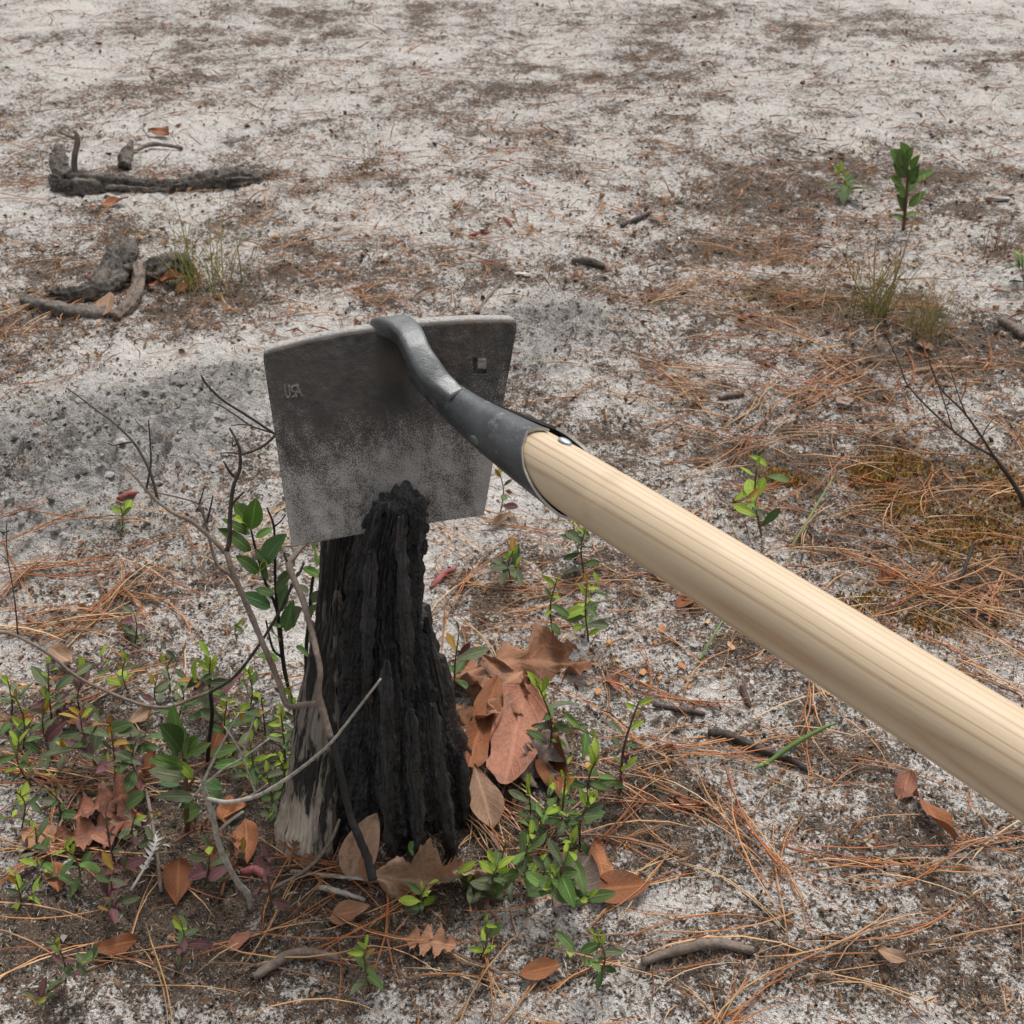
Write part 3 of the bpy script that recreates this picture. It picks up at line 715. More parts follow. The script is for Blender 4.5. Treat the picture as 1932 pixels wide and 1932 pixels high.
    disp = disp * env + 0.005 * lower(ZZ) * ch + 0.005 * np.clip(1 - (z1 - ZZ) / 0.028, 0, 1) * (fbm3(ct * 2.6, st * 2.6, ZZ * 110, 3, seed + 61) - 0.5)
    X = cx[:, None] + (RX + disp) * ct
    Yv = Y + dy - fwd * np.clip(1 - (ZZ - z0) / span, 0, 1) ** (2 if span < 0.2 else 1.15) + (RY + disp) * st
    tops = ragged * (noise3(ct * 2.2, st * 2.2, ZZ * 0 + 1, seed + 17) - 0.45) + ragged * 0.8 * (noise3(ct * 6, st * 6, ZZ * 0 + 3, seed + 19) - 0.5)
    Z = ZZ + tops * np.clip((ZZ - (z1 - 0.03)) / 0.03, 0, 1)
    V = np.stack([X, Yv, Z], -1).reshape(-1, 3)
    fa = (np.mod(TH - np.pi / 2, 2 * np.pi) * float(np.median(rx))).ravel(); fz = ZZ.ravel()
    F = grid_faces(m, n, wrap=True)
    # rough closed top
    last = V[-n:]; cen = last.mean(0); rings = []
    for q, s_ in enumerate((0.88, 0.76, 0.64, 0.52, 0.40, 0.28, 0.15, 0.03)):
        rg = cen + (last - cen) * s_
        rg[:, 2] += 0.012 * (1 - s_) ** 0.5 * (fbm2(rg[:, 0] * 170, rg[:, 1] * 170, 3, seed + 81) - 0.42) * min(1.0, float(rx[-1]) / 0.012)
        rings.append(rg)
    capv = np.vstack(rings); column.grain = {'fa': np.concatenate([fa, capv[:, 0]]), 'fz': np.concatenate([fz, capv[:, 1] * 6])}
    base = len(V); V = np.vstack([V] + rings)
    idx = np.vstack([np.arange(base - n, base)] + [base + q * n + np.arange(n) for q in range(8)])
    j = np.arange(n); j2 = (j + 1) % n
    F = np.vstack([F] + [np.stack([idx[q][j], idx[q][j2], idx[q + 1][j2], idx[q + 1][j]], 1) for q in range(8)])
    return V, F
BASE = G(715, 1640)
stump = thing('burnt_stump', (PY(700, 1600, YS).x, YS, 0.0), 'tall narrow burnt tree stump, charred black with a grey weathered left side', 'stump')
so = stump.location
core = [(942, 699, 791), (947, 696, 796), (954, 693, 798), (968, 689, 798), (990, 677, 799), (1012, 668, 799), (1040, 662, 799), (1075, 656, 799), (1110, 651, 798),
        (1163, 646, 797), (1169, 645, 811), (1215, 640, 817), (1250, 634, 830), (1320, 622, 846), (1390, 612, 858), (1440, 606, 872), (1500, 598, 896), (1560, 590, 926), (1600, 588, 940), (1640, 584, 938), (1690, 582, 930)]
V, F = column(core, seed=2, ridge=0.0030, chunk=0.0013, depth=0.86, ragged=0.008, fwd=0.058, span=0.19)
link('charred_trunk', mesh('charred_trunk', V, F, M_CHAR, True, origin=so, attrs=column.grain), stump)
slab = [(996, 612, 684), (1010, 607, 684), (1060, 602, 680), (1110, 598, 676), (1190, 590, 672), (1250, 578, 668), (1320, 564, 660), (1400, 554, 656), (1470, 542, 660), (1520, 526, 666), (1560, 506, 668), (1610, 498, 670), (1650, 500, 672), (1690, 504, 674)]
V, F = column(slab, n=220, m=330, seed=31, ridge=0.0022, chunk=0.0003, depth=1.0, dy=0.012, ragged=0.006, fwd=0.105, span=0.33, blocky=0.45)
zrel = V[:, 2]
uu, vv = px_of(V)
pale = np.clip(0.08 + sstep(1200, 1400, vv) * 0.28 + sstep(1460, 1570, vv) * 0.65 * sstep(640, 570, uu) - sstep(615, 655, uu) * 0.45 + 0.45 * (fbm3(V[:, 0] * 60, V[:, 1] * 60, V[:, 2] * 9, 3, 77) - 0.5), 0, 1)
link('weathered_slab', mesh('weathered_slab', V, F, M_WEA, True, origin=so, attrs={'pale': pale, **column.grain}), stump)
# loose charred plates and splinters on the faces
def splinter(v0, v1, u0, u1, Yo, r, seed, mat=M_CHAR, name='charred_splinter'):
    ls = [(v0, u0 - r * .35, u0 + r * .35), (v0 + (v1 - v0) * .12, u0 - r, u0 + r), (v1, u1 - r, u1 + r)]
    V, F = column(ls, n=44, m=90, Y=Yo, seed=seed, ridge=0.0013, chunk=0.0012, depth=0.8, ragged=0.004)
    k = mesh(name, V, F, mat, True, origin=so, attrs={'pale': np.full(len(V), 0.15), **column.grain})
    link(name, k, stump)
splinter(1168, 1560, 806, 880, 0.548, 9, 3)
splinter(1040, 1290, 700, 690, 0.526, 9, 4)
splinter(975, 1230, 758, 768, 0.526, 11, 5)
splinter(1250, 1560, 730, 735, 0.488, 12, 6)
splinter(1330, 1580, 815, 846, 0.500, 13, 7)
splinter(1340, 1580, 775, 790, 0.486, 12, 9)
splinter(1420, 1650, 868, 888, 0.530, 14, 12)
splinter(1120, 1330, 636, 628, 0.516, 7, 8, M_WEA, 'weathered_splinter')

# ================================================================== HOE
Z0, Z1 = 0.62, 0.465
A0, A1 = CZ(1025, 872, Z0), CZ(1932, 1444, Z1)
AX = (A1 - A0).normalized()
hoe = thing('grub_hoe', CZ(738, 1000, 0.69), 'hoe with dusty grey steel blade and pale wooden handle, hooked over the burnt stump', 'hoe')
ho = hoe.location
# --- blade
cTL, cTR, cBL, cBR = [np.array(q) for q in (CZ(493, 650, 0.652), CZ(979, 598, 0.690), CZ(551, 1032, 0.674), CZ(913, 972, 0.706))]
NBU, NBV = 300, 250
ubl = np.linspace(0, 1, NBU); vbl = np.concatenate([np.linspace(0, 0.12, 60, endpoint=False), np.linspace(0.12, 1, NBV - 60)])
UU, VV = np.meshgrid(ubl, vbl)
r_c = 0.075
hw = np.where(VV < r_c, 1 - 0.060 * (1 - np.sqrt(np.clip(1 - (1 - VV / r_c) ** 2, 0, 1))), 1.0)
us = 0.5 + (UU - 0.5) * hw
nrm = np.cross(cTR - cTL, cBL - cTL); nrm /= np.linalg.norm(nrm)
if nrm.dot(np.array(CAM) - cTL) < 0: nrm = -nrm            # towards the handle side
def blade_pt(us, VV):
    P = (cTL * (1 - us[..., None]) + cTR * us[..., None]) * (1 - VV[..., None]) + (cBL * (1 - us[..., None]) + cBR * us[..., None]) * VV[..., None]
    bow = 0.011 * (1 - (2 * us - 1) ** 2) * (1 - 0.55 * VV) + 0.0105 * np.clip(1 - VV / 0.045, 0, 1) ** 2.2
    upv = (cTL - cBL) / np.linalg.norm(cTL - cBL)
    return P - nrm * bow[..., None] + upv * (0.0058 * np.clip(1 - np.abs(2 * us - 1.1) ** 2.4, -0.3, 1) * (1 - VV) ** 2)[..., None]
PF = blade_pt(us, VV)
pu, pv = px_of(PF.reshape(-1, 3)); pu, pv = pu.reshape(UU.shape), pv.reshape(UU.shape)
dz = np.zeros_like(UU)
# square maker's mark, upper right: sunk corner with a raised block
fx, fy = (pu - 893) / 24.0, (pv - 677) / 28.0
inside = sstep(-0.04, 0.04, fx) * sstep(1.04, 0.96, fx) * sstep(-0.04, 0.04, fy) * sstep(1.04, 0.96, fy)
raised = sstep(0.26, 0.36, fx) * sstep(0.76, 0.66, fy)
dz += -0.0019 * inside * (1 - raised) + 0.0005 * inside * raised
# stamped letters U S A, upper left
def seg_d(px_, py_, a, b):
    ax, ay = a; bx, by = b; dx, dy = bx - ax, by - ay
    t = np.clip(((px_ - ax) * dx + (py_ - ay) * dy) / (dx * dx + dy * dy), 0, 1)
    return np.hypot(px_ - ax - t * dx, py_ - ay - t * dy)
strokes = [((537, 727), (539, 747)), ((539, 747), (543, 751)), ((543, 751), (547, 746)), ((547, 746), (545, 728)),
           ((557, 728), (550, 731)), ((550, 731), (551, 738)), ((551, 738), (557, 740)), ((557, 740), (556, 748)), ((556, 748), (550, 750)),
           ((559, 750), (561, 726)), ((561, 726), (569, 748)), ((560, 741), (567, 740))]
dd = np.min([seg_d(pu, pv, a, b) for a, b in strokes], axis=0)
letters = sstep(2.3, 0.8, dd) * (0.55 + 0.6 * noise2(pu / 4, pv / 4, 5))
dz += 0.0009 * letters
# hammered unevenness
dz += 0.0011 * (fbm2(pu / 60, pv / 60, 3, 61) - 0.5) + 0.0005 * (fbm2(pu / 14, pv / 14, 3, 67) - 0.5) * (1 - VV * .6)
dz += 0.0012 * sstep(0.10, 0.03, VV) * (noise2(pu / 20, VV * 20, 71) - 0.4)
PFd = PF + nrm * dz[..., None]
thick = 0.0022 + 0.0026 * np.exp(-VV / 0.10)
PB = PF - nrm * thick[..., None]
nF = NBU * NBV
Vb = np.vstack([PFd.reshape(-1, 3), PB.reshape(-1, 3)])
Fb = [grid_faces(NBV, NBU, flip=True), grid_faces(NBV, NBU) + nF]
def strip(i0):
    i0 = np.asarray(i0); return np.stack([i0[:-1], i0[1:], i0[1:] + nF, i0[:-1] + nF], 1)
ii = np.arange(nF).reshape(NBV, NBU)
Fb += [strip(ii[0]), strip(ii[-1][::-1]), strip(ii[::-1, 0]), strip(ii[:, -1])]
lip = np.concatenate([sstep(0.030, 0.012, VV).ravel() * 0.9, np.ones(nF) * 0.0 + sstep(0.03, 0.0, VV).ravel()])
lip = np.clip(lip + np.concatenate([letters.ravel() * 0.35 + (inside * raised).ravel() * 0.45, np.zeros(nF)]), 0, 1)
edge_dust = 0.35 * (sstep(0.05, 0.0, UU) + sstep(0.90, 1.0, UU))
bvv = np.concatenate([(sstep(0.15, 0.80, VV) + edge_dust - 0.5 * np.exp(-((UU - .42) / .3) ** 2 - ((VV - .22) / .22) ** 2)).ravel()] * 2)
link('blade', mesh('blade', Vb, np.vstack(Fb), M_BLADE, True, origin=ho, attrs={'bv': bvv, 'lip': lip}), hoe)
# --- socket axis: point on the handle line for a survey column
def on_axis(u):
    w = 1 / Z0 + (1 / Z1 - 1 / Z0) * (u - 1025) / (1932 - 1025); z = 1 / w
    return CZ(u, 872 + (u - 1025) * (1444 - 872) / (1932 - 1025), z)
def s_of(u): return (on_axis(u) - A0).dot(AX)
cam_back = Vector((0, -CP, SP))
N1 = Vector((0.55, 0.836 * SP, 0.836 * CP)); N1 = (N1 - AX * N1.dot(AX)).normalized()     # up and to the right, square to the axis
N2 = AX.cross(N1).normalized()
if N2.dot(CAM - A0) < 0: N2 = -N2                                                            # towards the viewer's side
# --- neck
# wide, flattened bar rising from the top edge of the blade and turning down into the socket
E = Vector(cTR - cTL).normalized()
NP = [(*CZ(728, 668, 0.690), .0075, .0055), (*CZ(724, 640, 0.690), .0095, .0062), (*CZ(730, 620, 0.688), .0105, .0068), (*CZ(752, 618, 0.680), .0094, .0066),
      (*CZ(773, 636, 0.671), .0086, .0062), (*CZ(786, 663, 0.664), .0080, .0062), (*CZ(803, 694, 0.662), .0086, .0074), (*CZ(828, 726, 0.660), .0080, .0074), (*CZ(862, 756, 0.654), .0066, .0066)]
S = spline(NP, 60); C = S[:, :3]
T, A_, B_ = frames(C, up=tuple(E))
th = np.linspace(0, 2 * np.pi, 36, endpoint=False)
sq = lambda c, p: np.sign(c) * np.abs(c) ** p
Vn = C[:, None] + (S[:, 3][:, None, None] * sq(np.cos(th), 0.42)[None, :, None]) * A_[:, None] + (S[:, 4][:, None, None] * sq(np.sin(th), 0.48)[None, :, None]) * B_[:, None]
Vn = Vn.reshape(-1, 3)
Vn += ((fbm3(Vn[:, 0] * 120, Vn[:, 1] * 120, Vn[:, 2] * 120, 2, 5) - 0.5) * 0.0016)[:, None] * np.array(nrm)
Fn = [tuple(f) for f in grid_faces(60, 36, wrap=True)] + [tuple(range(35, -1, -1)), tuple(range(59 * 36, 60 * 36))]
link('neck', mesh('neck', Vn, Fn, M_NECK, True, origin=ho), hoe)
# --- socket: rolled sheet with an open seam along the top and a slanted mouth
NPHI, NS = 140, 90
phi = np.radians(np.linspace(24, 371, NPHI))
mouth_phi = np.radians([24, 40, 60, 90, 120, 150, 180, 225, 270, 310, 340, 356, 371])
mouth_u = np.array([1016, 1008, 1003, 1012, 1030, 1058, 1090, 1105, 1100, 1085, 1062, 1035, 1018])
s_mouth = np.interp(phi, mouth_phi, [s_of(q) for q in mouth_u])
s_st = np.interp(phi, np.radians([24, 60, 100, 180, 260, 320, 371]), [s_of(q) for q in (846, 806, 785, 776, 790, 820, 850)])
def sock_axis(s):
    """axis bends up a little towards the neck"""
    k = np.clip((s_of(940) - s) / (s_of(940) - s_of(780)), 0, 1) ** 2
    return np.array(A0)[None] + np.array(AX)[None] * s[:, None] + (np.array(N1) * 0.0075)[None] * k[:, None]
RAD_S = np.array([s_of(q) for q in (775, 800, 840, 900, 950, 1000, 1060, 1110)]); RAD_R = np.array([0.0086, 0.0099, 0.0109, 0.0133, 0.0155, 0.0177, 0.0195, 0.0203])
def sock_r(s): return np.interp(s, RAD_S, RAD_R)
def sock_surf(dr, flare=True):
    tt = np.linspace(0, 1, NS)[:, None]
    Sg = s_st[None] * (1 - tt) + s_mouth[None] * tt
    R = sock_r(Sg.ravel()).reshape(Sg.shape) + dr
    R = R + 0.0022 * sstep(math.radians(318), math.radians(366), phi)[None] * sstep(0.25, 1.0, tt)      # far edge stands proud at the seam
    R = R + 0.0006 * sstep(0.9, 1.0, tt)
    cx_ = sock_axis(Sg.ravel()).reshape(NS, NPHI, 3)
    return cx_ + R[..., None] * (np.cos(phi)[None, :, None] * np.array(N1) + np.sin(phi)[None, :, None] * np.array(N2))
So, Si = sock_surf(0.0), sock_surf(-0.0016)
nS = NS * NPHI
Vs = np.vstack([So.reshape(-1, 3), Si.reshape(-1, 3)])
ii = np.arange(nS).reshape(NS, NPHI)
def strip2(i0, n): i0 = np.asarray(i0); return np.stack([i0[:-1], i0[1:], i0[1:] + n, i0[:-1] + n], 1)
body = np.vstack([grid_faces(NS, NPHI), grid_faces(NS, NPHI, flip=True) + nS, strip2(ii[0], nS)])
edge = np.vstack([strip2(ii[-1], nS), strip2(ii[:, 0], nS), strip2(ii[:, -1], nS)])
me = mesh('socket', Vs, np.vstack([body, edge]), M_SOCK, True, origin=ho); me.materials.append(M_EDGE)
mi = np.zeros(len(body) + len(edge), dtype=np.int32); mi[len(body):len(body) + NPHI - 1] = 1
me.polygons.foreach_set('material_index', mi)
sm = np.ones(len(mi), dtype=bool); sm[len(body):] = False
me.polygons.foreach_set('use_smooth', sm)
socket = link('socket', me, hoe)
# rivet on the near side of the socket
def disc_on(s, ph, r, h, mat, name, parent, dr=0.0, stretch=1.0):
    ctr = sock_axis(np.array([s]))[0]; out = np.array(N1) * math.cos(ph) + np.array(N2) * math.sin(ph); ax = np.array(AX); sd = np.cross(out, ax)
    R0 = float(sock_r(np.array([s]))[0]) + dr
    V, F = [], []
    for k, (rr, hh) in enumerate(((1.0, -0.4), (0.96, 0.3), (0.75, 0.75), (0.4, 0.97), (0.05, 1.0))):
        for q in range(20):
            t_ = q / 20 * 2 * math.pi
            V.append(ctr + out * (R0 + h * hh) + ax * math.cos(t_) * r * rr * stretch + sd * math.sin(t_) * r * rr)
    F = [tuple(f) for f in grid_faces(5, 20, wrap=True)] + [tuple(range(80, 100))]
    return link(name, mesh(name, np.array(V), F, mat, True, origin=ho), parent)
disc_on(s_of(930), math.radians(140), 0.0032, 0.0014, M_NECK, 'rivet', socket, 0.0, 1.35)
# --- handle
TOTAL = 1.28
hq = AX.to_track_quat('Z', 'Y')
mR = Matrix((( *(-N2),), (*N1,), (*AX,))).transposed()        # local x away from the viewer, y to the upper right, z along the shaft
flipx = mR.determinant() < 0
if flipx: mR = Matrix(((*N2,), (*N1,), (*AX,))).transposed()
for _n in M_ASH.node_tree.nodes:          # layers face the near side whichever way local x points
    if _n.type == 'MATH' and _n.operation == 'MULTIPLY' and abs(_n.inputs[1].default_value - GRAIN_X) < 1e-4: _n.inputs[1].default_value = GRAIN_X if flipx else -GRAIN_X
s0 = s_of(905)
prof = [(0.0, 0.006), (0.004, 0.0115), (s_of(950) - s0, 0.0142), (s_of(1000) - s0, 0.0160), (s_of(1050) - s0, 0.0174), (s_of(1150) - s0, 0.0182), (s_of(1400) - s0, 0.0191), (s_of(1932) - s0, 0.0206),
        (0.62, 0.0206), (TOTAL - 0.09, 0.0198), (TOTAL - 0.03, 0.0205), (TOTAL - 0.008, 0.0195), (TOTAL - 0.001, 0.014), (TOTAL, 0.006)]
pz = np.array([q[0] for q in prof]); pr = np.array([q[1] for q in prof])
zz = np.unique(np.concatenate([np.linspace(0, TOTAL, 150), pz])); rr = np.interp(zz, pz, pr)
rr[3:-6] = np.convolve(np.pad(rr, 3, mode='edge'), np.ones(7) / 7, 'valid')[3:-6]
th = np.linspace(0, 2 * np.pi, 64, endpoint=False)
Vh = np.stack([np.outer(rr, np.cos(th)), np.outer(rr, np.sin(th)), np.repeat(zz[:, None], 64, 1)], -1).reshape(-1, 3)
Fh = [tuple(f) for f in grid_faces(len(zz), 64, wrap=True)] + [tuple(range(63, -1, -1)), tuple(range((len(zz) - 1) * 64, len(zz) * 64))]
handle = link('handle', mesh('handle', Vh, Fh, M_ASH, True), hoe)
handle.matrix_basis = Matrix.Translation(A0 + AX * s0 - ho) @ mR.to_4x4()
disc_on(s_of(1048), math.radians(28), 0.0030, 0.0011, M_ZINC, 'nail_head', handle, -0.0012, 1.5).matrix_parent_inverse = handle.matrix_basis.inverted()

# ================================================================== LEAVES, SHRUBS, TWIGS
def leaf_mesh(mat, wid=0.4, kind='ellip', fold=0.25, droop=0.15, wave=0.0, seed=0, nt_=9, ns_=5, name='leaf'):
    """unit-length leaf along +y, upper face +z; real width profile, midrib fold, droop and edge wave"""
    r = random.Random(seed); V, ls, lt = [], [], []
    ph = r.uniform(0, 6)
    for i in range(nt_):
        t = i / (nt_ - 1)
        if kind == 'ellip': w = wid * 0.5 * (math.sin(math.pi * min(1, t ** 0.85)) ** 0.75) + 0.006
        elif kind == 'obov': w = wid * 0.5 * (math.sin(math.pi * min(1, t ** 1.35)) ** 0.8) + 0.006
        elif kind == 'oak':
            env = math.sin(math.pi * (0.06 + 0.90 * t) ** 0.9) ** 0.6
            lob = abs(math.sin(math.pi * (t * 3.6 + 0.15)))
            w = wid * 0.5 * env * (0.15 + 0.85 * lob ** 1.1) + 0.012
        elif kind == 'strap': w = wid * 0.5 * min(1, 6 * t + .3, 5 * (1 - t) + .4)
        for j in range(ns_):
            s = -1 + 2 * j / (ns_ - 1)
            ww = w * (1 + (0.16 * math.sin(i * 2.3 + j * 1.1 + ph) if kind == 'oak' else 0.14 * math.sin(i * 1.3 + ph + (2 if s > 0 else 0)) if kind == 'strap' else 0))
            x = s * ww
            y = t + (0.13 * abs(s) * (1 - t) if kind == 'oak' else 0)
            z = fold * abs(x) - droop * t * t + wave * math.sin(t * 7 + s * 2.2 + ph) * (0.3 + abs(s)) * 0.5 + (droop * 0.25 * t)
            V.append((x, y, z)); ls.append(s); lt.append(t)
    F = [tuple(f) for f in grid_faces(nt_, ns_)]
    return mesh(name, np.array(V), F, LEAFM[mat], True, attrs={'ls': ls, 'lt': lt})
_lib = {}
def get_leaf(mat, kind, k, wid, **kw):
    key = (mat, kind, k, round(wid, 2), tuple(sorted(kw.items())))
    if key not in _lib:
        r = random.Random(hash((kind, k)) & 0xffff)
        a = dict(fold=r.uniform(0.1, 0.5), droop=r.uniform(-0.05, 0.3), wave=r.uniform(0.0, 0.05)); a.update(kw)
        _lib[key] = leaf_mesh(mat, wid * r.uniform(.9, 1.1), kind, seed=k * 7 + 1, **a)
    return _lib[key]
def leaf_matrix(base, d, nhint, L_):
    y = d.normalized(); x = y.cross(nhint); x = x.normalized() if x.length > 1e-5 else y.orthogonal().normalized()
    z = x.cross(y)
    return Matrix(((x.x * L_, y.x * L_, z.x * L_, base.x), (x.y * L_, y.y * L_, z.y * L_, base.y), (x.z * L_, y.z * L_, z.z * L_, base.z), (0, 0, 0, 1)))
def put(name, me, root, M4):
    o = link(name, me, root); o.matrix_basis = Matrix.Translation(-root.location) @ M4
    return o
def twig(root, pts, mat, name='branch', seg=7, n=None, jit=0.10):
    V, F = tube(pts, n or max(6, 5 * len(pts)), seg, jit, len(pts) * 13 + int(abs(pts[0][0]) * 1e4) % 977)
    return link(name, mesh(name, V, F, mat, True, origin=root.location), root)

PAL = {
    'mix':   (['green'] * 3 + ['olive'] * 4 + ['purple'] * 2, ['lime'] * 3 + ['orange']),
    'green': (['green'] * 4 + ['bright'] * 1 + ['olive'] * 2, ['lime'] * 4),
    'dusk':  (['olive'] * 4 + ['purple'] * 3 + ['green'] * 2, ['lime', 'olive', 'orange']),
    'red':   (['purple'] * 4 + ['olive'] * 2 + ['russet'], ['purple', 'olive']),
    'glossy': (['deep'] * 3 + ['green'] * 2, ['green']),
    'lime':  (['lime'] * 2 + ['green'] * 2 + ['olive'], ['lime'] * 4 + ['orange']),
}
_stem_n = [0]
def shrub(bu, bv, tu, tv, n, lpx, pal, label, group='low huckleberry shrubs round the stump', cat='shrub', wid=0.42, name='low_shrub', spread=1.0):
    b = G(bu, bv); Y = b.y
    top = PY(tu, tv, Y - 0.01)
    if top.z < b.z + 0.012: top.z = b.z + 0.012
    root = thing(name, b, label, cat, group)
    _stem_n[0] += 1; r = random.Random(_stem_n[0] * 101)
    mid = (b + top) / 2 + Vector((r.uniform(-.1, .1), r.uniform(-.1, .1), 0)) * (top - b).length
    h = (top - b).length
    rad = max(0.0007, min(0.0019, h * 0.012))
    sp = [(b.x, b.y, b.z - 0.006, rad), (*mid, rad * .85), (*top, rad * .5)]
    twig(root, sp, M_STEM, 'stem', 6, 10)
    S = spline(sp, 40)
    dep = Y / CP
    Lm = lpx / FPX * dep * 1.62
    main, tips = PAL[pal]
    n = int(n * 1.35); shoots = [(S, 0.15, int(n * 0.85))]
    for q in range(r.choice((0, 1, 1, 2))):
        i0 = r.randrange(4, 20); A_ = Vector(S[i0][:3]); an = r.uniform(0, 6.28); hl = h * r.uniform(.35, .7)
        B_ = A_ + Vector((math.cos(an) * .75, math.sin(an) * .75, r.uniform(.3, .9))).normalized() * hl
        M_ = (A_ + B_) / 2 + Vector((r.uniform(-.12, .12), r.uniform(-.12, .12), r.uniform(-.1, .05))) * hl
        sp2 = [(*A_, rad * .6), (*M_, rad * .5), (*B_, rad * .3)]
        twig(root, sp2, M_STEM, 'side_stem', 5, 8); shoots.append((spline(sp2, 40), 0.35, max(3, int(n * r.uniform(.3, .55)))))
    az = r.uniform(0, 6.28)
    for Sx, t0, nn in shoots:
        for k in range(nn):
            f = (k + r.uniform(.1, .9)) / nn
            P = Vector(Sx[min(39, int((t0 + (1 - t0) * f) * 39))][:3])
            az += 2.4 + r.uniform(-1.1, 1.1)
            is_tip = f > 0.62
            el = (r.uniform(-0.35, 0.85) if not is_tip else r.uniform(0.45, 1.35))
            d = Vector((math.cos(az) * math.cos(el), math.sin(az) * math.cos(el), math.sin(el)))
            nh = Vector((0, 0, 1)) - d * d.z + Vector((r.uniform(-.8, .8), r.uniform(-1.0, .4), r.uniform(-.1, .3)))
            Ll = Lm * (r.uniform(0.5, 1.2) if not is_tip else r.uniform(0.30, 0.85)) * spread
            m_ = r.choice(tips if is_tip else main)
            put('leaf', get_leaf(m_, 'obov' if r.random() < .6 else 'ellip', r.randrange(6), r.choice((.30, .36, .42)) if not is_tip else .33), root, leaf_matrix(P, d, nh, Ll))
    return root

